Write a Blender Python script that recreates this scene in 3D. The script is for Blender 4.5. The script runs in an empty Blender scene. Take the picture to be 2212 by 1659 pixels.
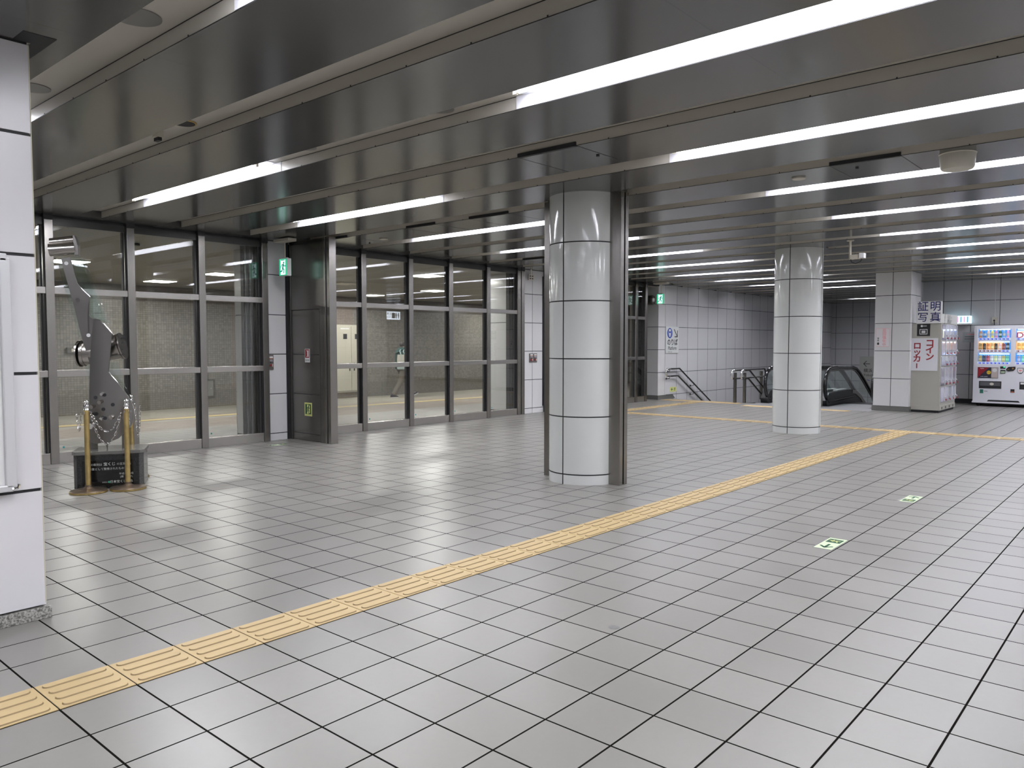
import bpy, bmesh, math, random
from mathutils import Vector, Matrix
random.seed(7)
scene = bpy.context.scene
COL = scene.collection
PI = math.pi

# ------------------------------------------------------------------ mesh helper
class MB:
    def __init__(s):
        s.v = []; s.f = []; s.m = []; s.s = []
    def add(s, vs, fs, m=0, smooth=False):
        b = len(s.v)
        s.v += [tuple(p) for p in vs]
        for f in fs:
            s.f.append(tuple(b + i for i in f)); s.m.append(m); s.s.append(smooth)
        return s
    def box(s, x0, x1, y0, y1, z0, z1, m=0):
        v = [(x0,y0,z0),(x1,y0,z0),(x1,y1,z0),(x0,y1,z0),(x0,y0,z1),(x1,y0,z1),(x1,y1,z1),(x0,y1,z1)]
        f = [(0,3,2,1),(4,5,6,7),(0,1,5,4),(1,2,6,5),(2,3,7,6),(3,0,4,7)]
        return s.add(v, f, m)
    def obox(s, o, a, b, c, m=0):
        o, a, b, c = Vector(o), Vector(a), Vector(b), Vector(c)
        v = [o, o+a, o+a+b, o+b, o+c, o+a+c, o+a+b+c, o+b+c]
        f = [(0,3,2,1),(4,5,6,7),(0,1,5,4),(1,2,6,5),(2,3,7,6),(3,0,4,7)]
        if a.cross(b).dot(c) < 0: f = [tuple(reversed(q)) for q in f]
        return s.add(v, f, m)
    def cyl(s, p0, p1, r0, r1=None, n=16, m=0, caps=True, smooth=True, m2=None):
        p0, p1 = Vector(p0), Vector(p1); r1 = r0 if r1 is None else r1
        w = (p1-p0).normalized()
        a = w.orthogonal().normalized(); b = w.cross(a)
        v = []
        for p, r in ((p0, r0), (p1, r1)):
            for i in range(n):
                t = 2*PI*i/n; v.append(p + a*(r*math.cos(t)) + b*(r*math.sin(t)))
        s.add(v, [(i, (i+1) % n, n+(i+1) % n, n+i) for i in range(n)], m, smooth)
        if caps:
            mm = m if m2 is None else m2
            s.add(v, [tuple(reversed(range(n))), tuple(range(n, 2*n))], mm)
        return s
    def lathe(s, prof, c=(0,0,0), n=24, m=0, smooth=True):
        v = []
        for r, z in prof:
            for i in range(n):
                t = 2*PI*i/n; v.append((c[0]+r*math.cos(t), c[1]+r*math.sin(t), c[2]+z))
        f = []
        for k in range(len(prof)-1):
            for i in range(n):
                j = (i+1) % n
                f.append((k*n+i, k*n+j, (k+1)*n+j, (k+1)*n+i))
        s.add(v, f, m, smooth)
        s.add(v, [tuple(reversed(range(n))), tuple(range((len(prof)-1)*n, len(prof)*n))], m)
        return s
    def prism(s, poly, o, u, v, w, m=0, smooth=False, m2=None):
        """polygon (a,b) in frame o,u,v pushed along vector w"""
        o, u, v, w = Vector(o), Vector(u), Vector(v), Vector(w)
        n = len(poly)
        area = sum(poly[i][0]*poly[(i+1) % n][1]-poly[(i+1) % n][0]*poly[i][1] for i in range(n))
        if (area > 0) != (u.cross(v).dot(w) > 0): poly = list(reversed(poly))
        bot = [o+u*a+v*b for a, b in poly]; top = [p+w for p in bot]
        s.add(bot+top, [tuple(reversed(range(n))), tuple(range(n, 2*n))], m)
        s.add(bot+top, [(i, (i+1) % n, n+(i+1) % n, n+i) for i in range(n)], m if m2 is None else m2, smooth)
        return s
    def tube(s, path, r, n=10, m=0, closed=False, caps=True):
        path = [Vector(p) for p in path]; k = len(path); v = []
        prev = None
        for i, p in enumerate(path):
            if closed: d = path[(i+1) % k]-path[i-1]
            else: d = path[min(i+1, k-1)]-path[max(i-1, 0)]
            d.normalize()
            if prev is None: a = d.orthogonal().normalized()
            else:
                a = (prev-d*prev.dot(d)); a = a.normalized() if a.length > 1e-6 else d.orthogonal().normalized()
            prev = a; b = d.cross(a)
            rr = r[i] if isinstance(r, (list, tuple)) else r
            for j in range(n):
                t = 2*PI*j/n; v.append(p+a*(rr*math.cos(t))+b*(rr*math.sin(t)))
        f = []
        for i in range(k if closed else k-1):
            i2 = (i+1) % k
            for j in range(n):
                j2 = (j+1) % n
                f.append((i*n+j, i*n+j2, i2*n+j2, i2*n+j))
        s.add(v, f, m, True)
        if caps and not closed:
            s.add(v, [tuple(reversed(range(n))), tuple(range((k-1)*n, k*n))], m)
        return s
    def loft(s, rings, m=0, smooth=True, caps=True):
        n = len(rings[0]); v = [p for r in rings for p in r]; f = []
        for k in range(len(rings)-1):
            for i in range(n):
                j = (i+1) % n
                f.append((k*n+i, k*n+j, (k+1)*n+j, (k+1)*n+i))
        s.add(v, f, m, smooth)
        if caps: s.add(v, [tuple(reversed(range(n))), tuple(range((len(rings)-1)*n, len(rings)*n))], m, smooth)
        return s
    def text(s, body, size, o, u, v, m=0, bold=0.0, align='CENTER', ext=0.001, sx=1.0):
        """lettering laid in the frame o (centre of the line), u (reading direction), v (up)"""
        cu = bpy.data.curves.new('lettering', 'FONT'); cu.body = body; cu.size = size
        cu.align_x = align; cu.align_y = 'CENTER'; cu.offset = bold*size; cu.resolution_u = 3
        ob = bpy.data.objects.new('lettering', cu); COL.objects.link(ob)
        dg = bpy.context.evaluated_depsgraph_get(); dg.update()
        me = bpy.data.meshes.new_from_object(ob.evaluated_get(dg))
        o, u, v = Vector(o), Vector(u), Vector(v); w = u.cross(v)*ext
        vs = [o+u*(p.co.x*sx)+v*p.co.y+w for p in me.vertices]
        s.add(vs, [tuple(p.vertices) for p in me.polygons], m)
        bpy.data.objects.remove(ob); bpy.data.curves.remove(cu); bpy.data.meshes.remove(me)
        return s
    def build(s, name, mats, parent=None, bevel=0.0, fix=True, segs=2):
        me = bpy.data.meshes.new(name)
        off = Vector((0, 0, 0))
        if parent is not None:
            p = parent
            while p is not None: off += Vector(p.location); p = p.parent
        me.from_pydata([tuple(Vector(p)-off) for p in s.v], [], s.f)
        if not isinstance(mats, (list, tuple)): mats = [mats]
        for q in mats: me.materials.append(q)
        me.polygons.foreach_set('material_index', s.m)
        me.polygons.foreach_set('use_smooth', s.s)
        me.update()
        if fix:
            bm = bmesh.new(); bm.from_mesh(me)
            bmesh.ops.remove_doubles(bm, verts=bm.verts, dist=1e-5)
            bm.to_mesh(me); bm.free()
        ob = bpy.data.objects.new(name, me); COL.objects.link(ob)
        if parent is not None: ob.parent = parent
        if any(s.s):
            md = ob.modifiers.new('es', 'EDGE_SPLIT'); md.split_angle = math.radians(38)
        if bevel > 0:
            md = ob.modifiers.new('bevel', 'BEVEL'); md.width = bevel; md.segments = segs; md.limit_method = 'ANGLE'
        return ob

def tag(o, label=None, cat=None, group=None, kind=None):
    if label: o['label'] = label
    if cat: o['category'] = cat
    if group: o['group'] = group
    if kind: o['kind'] = kind
    return o
def thing(name, loc, label, cat, group=None, kind=None):
    e = bpy.data.objects.new(name, None); COL.objects.link(e); e.location = loc; e.empty_display_size = .1
    return tag(e, label, cat, group, kind)
def dup(root, loc, label=None, group=None):
    r = root.copy(); COL.objects.link(r); r.location = loc
    if label: r['label'] = label
    if group: r['group'] = group
    for ch in root.children:
        c = ch.copy(); COL.objects.link(c); c.parent = r
        for g in ch.children:
            d = g.copy(); COL.objects.link(d); d.parent = c
    return r
ORD = ['first','second','third','fourth','fifth','sixth','seventh','eighth','ninth','tenth','eleventh','twelfth','thirteenth','fourteenth','fifteenth']

# ------------------------------------------------------------------ materials
def newmat(name):
    m = bpy.data.materials.new(name); m.use_nodes = True
    nt = m.node_tree; b = nt.nodes['Principled BSDF']
    return m, nt, b
def mat(name, col, rough=.5, metal=0., spec=.5, emit=None, es=0., noise=0., nscale=20., bump=0., alpha=None, coat=0., rvar=0., stretch=None):
    m, nt, b = newmat(name)
    b.inputs['Base Color'].default_value = (*col, 1); b.inputs['Roughness'].default_value = rough
    b.inputs['Metallic'].default_value = metal; b.inputs['Specular IOR Level'].default_value = spec
    b.inputs['Coat Weight'].default_value = coat
    if emit: b.inputs['Emission Color'].default_value = (*emit, 1); b.inputs['Emission Strength'].default_value = es
    if noise or bump or rvar:
        tc = nt.nodes.new('ShaderNodeNewGeometry'); mp = nt.nodes.new('ShaderNodeMapping')
        nt.links.new(tc.outputs['Position'], mp.inputs['Vector'])
        if stretch: mp.inputs['Scale'].default_value = stretch
        nz = nt.nodes.new('ShaderNodeTexNoise'); nz.inputs['Scale'].default_value = nscale; nz.inputs['Detail'].default_value = 3
        nt.links.new(mp.outputs[0], nz.inputs['Vector'])
        if noise:
            mx = nt.nodes.new('ShaderNodeMix'); mx.data_type = 'RGBA'
            mx.inputs[6].default_value = (*[max(0, c*(1-noise)) for c in col], 1)
            mx.inputs[7].default_value = (*[min(1, c*(1+noise)) for c in col], 1)
            nt.links.new(nz.outputs['Fac'], mx.inputs[0]); nt.links.new(mx.outputs[2], b.inputs['Base Color'])
        if rvar:
            mr = nt.nodes.new('ShaderNodeMapRange'); mr.inputs[3].default_value = max(.02, rough-rvar); mr.inputs[4].default_value = rough+rvar
            mr.inputs[1].default_value = .3; mr.inputs[2].default_value = .7
            nt.links.new(nz.outputs['Fac'], mr.inputs[0]); nt.links.new(mr.outputs[0], b.inputs['Roughness'])
        if bump:
            bp = nt.nodes.new('ShaderNodeBump'); bp.inputs['Strength'].default_value = bump; bp.inputs['Distance'].default_value = .002
            nt.links.new(nz.outputs['Fac'], bp.inputs['Height']); nt.links.new(bp.outputs[0], b.inputs['Normal'])
    return m
def M_(nt, op, a, b=None, c=None):
    n = nt.nodes.new('ShaderNodeMath'); n.operation = op
    for i, q in enumerate((a, b, c)):
        if q is None: continue
        if isinstance(q, (int, float)): n.inputs[i].default_value = q
        else: nt.links.new(q, n.inputs[i])
    return n.outputs[0]
def line_mask(nt, co, pitch, off, hw):
    t = M_(nt, 'DIVIDE', M_(nt, 'SUBTRACT', co, off), pitch)
    fr = M_(nt, 'SUBTRACT', M_(nt, 'FRACT', M_(nt, 'ADD', t, .5)), .5)
    return M_(nt, 'LESS_THAN', M_(nt, 'MULTIPLY', M_(nt, 'ABSOLUTE', fr), pitch), hw)
def cell(nt, co, pitch, off):
    return M_(nt, 'FLOOR', M_(nt, 'DIVIDE', M_(nt, 'SUBTRACT', co, off), pitch))
def geo_xyz(nt):
    g = nt.nodes.new('ShaderNodeNewGeometry'); sp = nt.nodes.new('ShaderNodeSeparateXYZ')
    nt.links.new(g.outputs['Position'], sp.inputs[0]); return g, sp.outputs[0], sp.outputs[1], sp.outputs[2]
def mixc(nt, fac, a, b):
    mx = nt.nodes.new('ShaderNodeMix'); mx.data_type = 'RGBA'
    if isinstance(fac, (int, float)): mx.inputs[0].default_value = fac
    else: nt.links.new(fac, mx.inputs[0])
    for i, q in ((6, a), (7, b)):
        if isinstance(q, tuple): mx.inputs[i].default_value = (*q, 1)
        else: nt.links.new(q, mx.inputs[i])
    return mx.outputs[2]
def white_noise(nt, x, y, z=None):
    cb = nt.nodes.new('ShaderNodeCombineXYZ'); nt.links.new(x, cb.inputs[0]); nt.links.new(y, cb.inputs[1])
    if z is not None: nt.links.new(z, cb.inputs[2])
    w = nt.nodes.new('ShaderNodeTexWhiteNoise'); w.noise_dimensions = '3D'; nt.links.new(cb.outputs[0], w.inputs['Vector'])
    return w
def noise(nt, g, scale, detail=3, sc=None):
    mp = nt.nodes.new('ShaderNodeMapping'); nt.links.new(g.outputs['Position'], mp.inputs['Vector'])
    if sc: mp.inputs['Scale'].default_value = sc
    n = nt.nodes.new('ShaderNodeTexNoise'); n.inputs['Scale'].default_value = scale; n.inputs['Detail'].default_value = detail
    nt.links.new(mp.outputs[0], n.inputs['Vector']); return n.outputs['Fac']

def floor_material():
    m, nt, b = newmat('floor_tiles')
    g, X, Y, Z = geo_xyz(nt)
    ln = M_(nt, 'MAXIMUM', line_mask(nt, X, .3, 0, .0042), line_mask(nt, Y, .3, 0, .0042))
    w = white_noise(nt, cell(nt, X, .3, 0), cell(nt, Y, .3, 0))
    base = mixc(nt, w.outputs['Value'], (.208, .199, .181), (.242, .232, .211))
    fine = noise(nt, g, 260, 2)
    big = noise(nt, g, 1.3, 4)
    base = mixc(nt, M_(nt, 'MULTIPLY', noise(nt, g, 34, 3), .22), base, (.15, .145, .132))
    col = mixc(nt, ln, base, (.010, .0095, .0085))
    nt.links.new(M_(nt, 'MULTIPLY', M_(nt, 'SUBTRACT', 1, ln), .90), b.inputs['Specular IOR Level'])
    nt.links.new(col, b.inputs['Base Color'])
    r = M_(nt, 'ADD', M_(nt, 'MULTIPLY', big, .07), .280)
    r = M_(nt, 'ADD', r, M_(nt, 'MULTIPLY', w.outputs['Value'], .025))
    r = M_(nt, 'ADD', r, M_(nt, 'MULTIPLY', ln, .4))
    nt.links.new(r, b.inputs['Roughness'])
    b.inputs['Specular IOR Level'].default_value = .62
    # every tile lies at its own very slight tilt
    sub = nt.nodes.new('ShaderNodeVectorMath'); sub.operation = 'SUBTRACT'; nt.links.new(w.outputs['Color'], sub.inputs[0]); sub.inputs[1].default_value = (.5, .5, .5)
    scl = nt.nodes.new('ShaderNodeVectorMath'); scl.operation = 'SCALE'; nt.links.new(sub.outputs[0], scl.inputs[0]); scl.inputs['Scale'].default_value = .003
    ad = nt.nodes.new('ShaderNodeVectorMath'); ad.operation = 'ADD'; nt.links.new(scl.outputs[0], ad.inputs[0]); nt.links.new(g.outputs['Normal'], ad.inputs[1])
    nm = nt.nodes.new('ShaderNodeVectorMath'); nm.operation = 'NORMALIZE'; nt.links.new(ad.outputs[0], nm.inputs[0])
    bp = nt.nodes.new('ShaderNodeBump'); bp.inputs['Strength'].default_value = .5; bp.inputs['Distance'].default_value = .0025
    nt.links.new(M_(nt, 'SUBTRACT', 1, ln), bp.inputs['Height']); nt.links.new(nm.outputs[0], bp.inputs['Normal'])
    nt.links.new(bp.outputs[0], b.inputs['Normal'])
    return m
def corridor_floor_material():
    m, nt, b = newmat('corridor_pavers')
    g, X, Y, Z = geo_xyz(nt)
    ln = M_(nt, 'MAXIMUM', line_mask(nt, X, .2, 0, .004), line_mask(nt, Y, .1, 0, .004))
    w = white_noise(nt, cell(nt, X, .2, 0), cell(nt, Y, .1, 0))
    def band(a, c): return M_(nt, 'MULTIPLY', M_(nt, 'GREATER_THAN', Y, a), M_(nt, 'LESS_THAN', Y, c))
    base = mixc(nt, w.outputs['Value'], (.31, .30, .285), (.40, .39, .37))
    base = mixc(nt, band(10.3, 12.28), base, mixc(nt, w.outputs['Value'], (.25, .21, .18), (.33, .28, .24)))
    base = mixc(nt, band(12.6, 13.6), base, mixc(nt, w.outputs['Value'], (.30, .26, .22), (.36, .32, .27)))
    base = mixc(nt, band(13.6, 17.), base, mixc(nt, w.outputs['Value'], (.33, .31, .26), (.40, .38, .32)))
    nt.links.new(mixc(nt, ln, base, (.13, .12, .11)), b.inputs['Base Color'])
    nt.links.new(M_(nt, 'ADD', M_(nt, 'MULTIPLY', w.outputs['Value'], .2), .36), b.inputs['Roughness'])
    bp = nt.nodes.new('ShaderNodeBump'); bp.inputs['Strength'].default_value = .4; bp.inputs['Distance'].default_value = .003
    nt.links.new(M_(nt, 'SUBTRACT', 1, ln), bp.inputs['Height']); nt.links.new(bp.outputs[0], b.inputs['Normal'])
    return m
def mosaic_material():
    m, nt, b = newmat('mosaic_wall')
    g, X, Y, Z = geo_xyz(nt)
    tall = M_(nt, 'MULTIPLY', M_(nt, 'GREATER_THAN', Z, 1.30), M_(nt, 'LESS_THAN', Z, 1.95))
    sq = line_mask(nt, Z, .052, 0, .0035); tl = line_mask(nt, Z, .13, 0, .0035)
    zl = M_(nt, 'ADD', M_(nt, 'MULTIPLY', tall, tl), M_(nt, 'MULTIPLY', M_(nt, 'SUBTRACT', 1, tall), sq))
    ln = M_(nt, 'MAXIMUM', zl, line_mask(nt, X, .065, 0, .0035))
    w = white_noise(nt, cell(nt, X, .065, 0), cell(nt, Z, .052, 0))
    base = mixc(nt, w.outputs['Value'], (.165, .155, .138), (.25, .236, .21))
    bays = white_noise(nt, cell(nt, X, 1.35, .4), cell(nt, Z, 10, -3))
    warm = M_(nt, 'GREATER_THAN', bays.outputs['Value'], .68)
    base = mixc(nt, M_(nt, 'MULTIPLY', warm, .5), base, (.22, .14, .11))
    patch = noise(nt, g, .9, 2)
    base = mixc(nt, M_(nt, 'MULTIPLY', patch, .35), base, (.27, .258, .235))
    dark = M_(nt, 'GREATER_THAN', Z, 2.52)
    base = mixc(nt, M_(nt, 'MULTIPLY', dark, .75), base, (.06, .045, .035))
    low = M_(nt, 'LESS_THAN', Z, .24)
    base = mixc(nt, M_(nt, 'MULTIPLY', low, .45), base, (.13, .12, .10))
    nt.links.new(mixc(nt, M_(nt, 'MULTIPLY', ln, .62), base, (.06, .055, .05)), b.inputs['Base Color'])
    b.inputs['Roughness'].default_value = .35
    return m
def panel_wall_material(name, axis, pitch, off, col, rz=.105, pz=.595, hw=.006, rough=.22):
    m, nt, b = newmat(name)
    g, X, Y, Z = geo_xyz(nt); H = X if axis == 'x' else Y
    ln = M_(nt, 'MAXIMUM', line_mask(nt, H, pitch, off, hw), line_mask(nt, Z, pz, rz, hw))
    w = white_noise(nt, cell(nt, H, pitch, off), cell(nt, Z, pz, rz))
    c2 = tuple(min(1, c*1.06) for c in col)
    base = mixc(nt, w.outputs['Value'], col, c2)
    nt.links.new(mixc(nt, ln, base, (.015, .014, .018)), b.inputs['Base Color'])
    nt.links.new(M_(nt, 'ADD', M_(nt, 'MULTIPLY', ln, .4), rough), b.inputs['Roughness'])
    bp = nt.nodes.new('ShaderNodeBump'); bp.inputs['Strength'].default_value = .6; bp.inputs['Distance'].default_value = .004
    nt.links.new(M_(nt, 'SUBTRACT', 1, ln), bp.inputs['Height']); nt.links.new(bp.outputs[0], b.inputs['Normal'])
    return m
def ceiling_panel_material():
    m, nt, b = newmat('ceiling_panels')
    g, X, Y, Z = geo_xyz(nt)
    ln = line_mask(nt, Y, 2.4, -1.51, .004)
    n2 = noise(nt, g, 1.0, 2, (1.2, .5, 1))
    base = mixc(nt, n2, (.098, .098, .097), (.116, .116, .114))
    nt.links.new(mixc(nt, M_(nt, 'MULTIPLY', ln, .7), base, (.04, .04, .04)), b.inputs['Base Color'])
    b.inputs['Metallic'].default_value = .45
    b.inputs['Roughness'].default_value = .18; b.inputs['Specular IOR Level'].default_value = .55
    return m
def slat_material():
    m, nt, b = newmat('slat_ceiling')
    g, X, Y, Z = geo_xyz(nt)
    ln = line_mask(nt, Y, .1, 0, .009); j = line_mask(nt, X, 3.05, 2.6, .008)
    base = mixc(nt, noise(nt, g, 1.5, 2), (.23, .217, .19), (.255, .242, .21))
    nt.links.new(mixc(nt, M_(nt, 'MAXIMUM', M_(nt, 'MULTIPLY', ln, .6), M_(nt, 'MULTIPLY', j, .8)), base, (.06, .055, .045)), b.inputs['Base Color'])
    b.inputs['Roughness'].default_value = .45
    return m
def glass_material(name='glass', tint=(.95, .968, .955), ior=1.64):
    m = bpy.data.materials.new(name); m.use_nodes = True; nt = m.node_tree
    nt.nodes.remove(nt.nodes['Principled BSDF']); out = nt.nodes['Material Output']
    t = nt.nodes.new('ShaderNodeBsdfTransparent'); t.inputs[0].default_value = (*tint, 1)
    gl = nt.nodes.new('ShaderNodeBsdfGlossy'); gl.inputs['Roughness'].default_value = .0; gl.inputs['Color'].default_value = (1, 1, 1, 1)
    fr = nt.nodes.new('ShaderNodeFresnel'); fr.inputs[0].default_value = ior
    # both outer and inner side of the sheet meet the air
    g = nt.nodes.new('ShaderNodeNewGeometry')
    ab = nt.nodes.new('ShaderNodeMix'); ab.data_type = 'FLOAT'
    mx = nt.nodes.new('ShaderNodeMixShader')
    nt.links.new(g.outputs['Backfacing'], ab.inputs[0]); nt.links.new(fr.outputs[0], ab.inputs[2]); ab.inputs[3].default_value = .04
    nt.links.new(ab.outputs[0], mx.inputs[0]); nt.links.new(t.outputs[0], mx.inputs[1]); nt.links.new(gl.outputs[0], mx.inputs[2])
    nt.links.new(mx.outputs[0], out.inputs[0])
    return m
def granite_material(name, a, c, scale=90, rough=.35):
    m, nt, b = newmat(name)
    g = nt.nodes.new('ShaderNodeNewGeometry')
    f = noise(nt, g, scale, 4)
    r = nt.nodes.new('ShaderNodeMapRange'); r.inputs[1].default_value = .38; r.inputs[2].default_value = .62; nt.links.new(f, r.inputs[0])
    nt.links.new(mixc(nt, r.outputs[0], a, c), b.inputs['Base Color']); b.inputs['Roughness'].default_value = rough
    return m

TUBE = 14.0
M = {}
M['floor'] = floor_material()
M['pavers'] = corridor_floor_material()
M['mosaic'] = mosaic_material()
M['ceil'] = ceiling_panel_material()
M['slat'] = slat_material()
M['channel'] = mat('channel_cream', (.46, .435, .385), .4, noise=.04, nscale=3)
M['black'] = mat('joint_black', (.012, .012, .015), .6)
M['white'] = mat('white_enamel', (.60, .60, .605), .17, noise=.03, nscale=1.5, spec=.6)
M['whitecol'] = mat('white_enamel_curved', (.60, .615, .60), .09, noise=.03, nscale=1.5, spec=.6)
M['whitenear'] = mat('white_enamel_matt', (.66, .65, .665), .3, noise=.03, nscale=2.5)
M['edge'] = mat('panel_edge_cream', (.55, .52, .40), .5)
M['steel'] = mat('brushed_steel', (.31, .295, .275), .27, metal=1., noise=.04, nscale=6, stretch=(1, 1, .1))
M['steel_h'] = mat('brushed_steel_rail', (.46, .44, .415), .27, metal=1., noise=.04, nscale=6, stretch=(.1, 1, 1))
M['steel_dk'] = mat('dark_steel_sheet', (.19, .182, .168), .26, metal=.85, noise=.04, nscale=1.5)
M['head_dk'] = mat('dark_head_frame', (.07, .07, .066), .3, metal=.6)
M['chrome'] = mat('chrome', (.72, .72, .72), .08, metal=1.)
M['glass'] = glass_material()
M['glass_g'] = glass_material('green_glass', (.90, .945, .935), 1.52)
M['frame_dk'] = mat('dark_gasket', (.03, .03, .032), .45)
M['granite'] = granite_material('granite_base', (.10, .10, .09), (.42, .41, .38))
M['granite_bk'] = granite_material('black_granite', (.010, .011, .012), (.022, .023, .024), 140, .10)
M['granite_gy'] = granite_material('grey_granite', (.10, .10, .095), (.16, .16, .15), 160, .18)
M['yellow'] = mat('tactile_yellow', (.50, .37, .185), .5, noise=.10, nscale=14, bump=.2)
M['yellow_shade'] = mat('tactile_side_shade', (.22, .155, .07), .6)  # dark sides of the raised bars: shadow edges painted into the colour
M['tube'] = mat('lamp_tube', (.9, .9, .9), .4, emit=(.95, .97, 1.0), es=TUBE)
M['tray'] = mat('reflector_white', (.70, .70, .75), .35)
M['diff'] = mat('lamp_diffuser', (.9, .9, .9), .4, emit=(1.0, .955, .90), es=6.0)
M['cream'] = mat('cream_plastic', (.55, .52, .44), .45)
M['ivory'] = mat('ivory_paint', (.50, .475, .40), .5)
M['exitg'] = mat('exit_green_lit', (.02, .45, .22), .4, emit=(.02, .62, .30), es=.8)
M['exitw'] = mat('exit_white_lit', (.8, .9, .9), .4, emit=(.72, .95, 1.0), es=1.6)
M['exitman'] = mat('exit_man_green', (.0, .22, .12), .4, emit=(.0, .28, .16), es=.6)
M['lumi'] = mat('luminous_yellow', (.60, .62, .22), .5)
M['dkgreen'] = mat('dark_green_ink', (.008, .075, .03), .5)
M['red'] = mat('sign_red', (.26, .006, .014), .5)
M['paper'] = mat('white_sheet', (.70, .70, .70), .5)
M['ink'] = mat('black_ink', (.012, .012, .014), .5)
M['navy'] = mat('navy_ink', (.008, .012, .12), .45)
M['blue'] = mat('sign_blue', (.015, .06, .36), .4)
M['pink'] = mat('pink_ink', (.75, .25, .28), .5)
M['wall_stair'] = panel_wall_material('stair_wall_panels', 'x', .595, 16.92, (.56, .56, .575))
M['wall_back'] = panel_wall_material('back_wall_panels', 'y', .6, .04, (.50, .50, .515), rough=.25)
M['wall_x'] = panel_wall_material('side_wall_panels', 'x', .6, .04, (.52, .52, .53))
M['rubber'] = mat('black_rubber', (.010, .010, .012), .16)
M['blackp'] = mat('black_panel', (.022, .022, .025), .35)
M['plate'] = mat('ribbed_plate', (.42, .42, .43), .35, metal=.6)

for q in ('tube', 'diff', 'exitg', 'exitw', 'exitman'): M[q].cycles.emission_sampling = 'NONE'
# ------------------------------------------------------------------ camera
Rm = ((0.0,)*3,)*3
w = Vector((1.41821050, -0.645826480, -0.680694305)); th = w.length
Rcam = Matrix.Rotation(th, 4, w.normalized())
cd = bpy.data.cameras.new('camera'); cam = bpy.data.objects.new('camera', cd); COL.objects.link(cam)
cam.matrix_world = Matrix.Translation((-1.08541728, -3.31767061, 1.44650447)) @ Rcam
cd.sensor_width = 36; cd.lens = 1672.97347/2212*36; cd.clip_start = .05; cd.clip_end = 200
scene.camera = cam
scene.view_settings.view_transform = 'Standard'; scene.view_settings.look = 'None'
scene.view_settings.gamma = 1; scene.view_settings.exposure = 0.0
scene.view_settings.use_curve_mapping = False
wd = bpy.data.worlds.new('world'); scene.world = wd; wd.use_nodes = True
wd.node_tree.nodes['Background'].inputs[0].default_value = (.02, .02, .022, 1)
wd.node_tree.nodes['Background'].inputs[1].default_value = .5

HC = 2.98
ROWS = [0.0, .105, .70, 1.295, 1.885, 2.48, HC]
K = lambda k: .84+.998*k          # far edge of ceiling channel k
SL = .024                          # fall of the corridor floor
def zc(y): return -SL*(y-7.1)
# ------------------------------------------------------------------ floors
mb = MB(); mb.box(-6, 16.95, -9, 7.08, -.2, 0); mb.box(16.95, 20.4, -9, 1.9, -.2, 0)
tag(mb.build('floor', M['floor']), 'grey tiled concourse floor', kind='structure')
mb = MB(); mb.add([(-6, 7.08, 0), (26, 7.08, 0), (26, 16.3, zc(16.3)), (-6, 16.3, zc(16.3)), (-6, 7.08, -.5), (26, 7.08, -.5), (26, 16.3, -.5), (-6, 16.3, -.5)],
                  [(0, 1, 2, 3), (7, 6, 5, 4), (0, 4, 5, 1), (1, 5, 6, 2), (2, 6, 7, 3), (3, 7, 4, 0)])
tag(mb.build('floor_corridor', M['pavers']), 'brown and grey paved corridor floor behind the glass', kind='structure')
# stair pit bottom
mb = MB(); mb.box(26.4, 29.5, 1.9, 7, -5.2, -5.0)
tag(mb.build('floor_lower', M['floor']), kind='structure')
# ------------------------------------------------------------------ walls
mb = MB(); mb.box(16.95, 29.5, 7.0, 7.25, -5.2, HC)
tag(mb.build('wall_stair', M['wall_stair']), 'white panelled wall beside the stairs', kind='structure')
mb = MB(); mb.box(29.5, 29.7, 1.7, 7.25, -5.2, HC)
tag(mb.build('wall_stair_end', panel_wall_material('end_wall_panels', 'y', .605, 6.83, (.50, .50, .515), rz=.05, pz=.6)), 'white panelled end wall above the escalators', kind='structure')
mb = MB(); mb.box(17.62, 29.5, 1.7, 1.9, -5.2, HC); mb.box(16.95, 17.62, 1.86, 1.9, -5.2, 0)
tag(mb.build('wall_escalator', M['wall_x']), kind='structure')
mb = MB(); mb.box(20.4, 20.6, -9, 1.7, 0, HC)
tag(mb.build('wall_back', M['wall_back']), 'grey panelled wall behind the vending machine', kind='structure')
mb = MB(); mb.box(20.385, 20.4, -9, 1.7, 0, .1)
tag(mb.build('baseboard_back', M['black']), kind='structure')
mb = MB(); mb.box(-6, 20.4, -9.2, -9, 0, HC)
tag(mb.build('wall_near', M['wall_x']), kind='structure')
mb = MB(); mb.box(-6.2, -6, -9.2, 16.5, -.5, HC+.2)
tag(mb.build('wall_left', M['wall_back']), kind='structure')
mb = MB(); mb.box(-6, 26, 16.3, 16.5, -.5, 2.98)
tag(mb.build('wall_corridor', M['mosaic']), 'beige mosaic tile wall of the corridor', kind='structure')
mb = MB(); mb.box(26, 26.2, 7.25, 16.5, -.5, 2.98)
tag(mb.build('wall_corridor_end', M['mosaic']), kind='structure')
# lower slanting soffit under the stairs is hidden; close the pit under the hall floor
mb = MB(); mb.box(16.9, 16.95, 1.9, 7, -5.2, -.2)
tag(mb.build('wall_pit', M['wall_back']), kind='structure')

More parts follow.
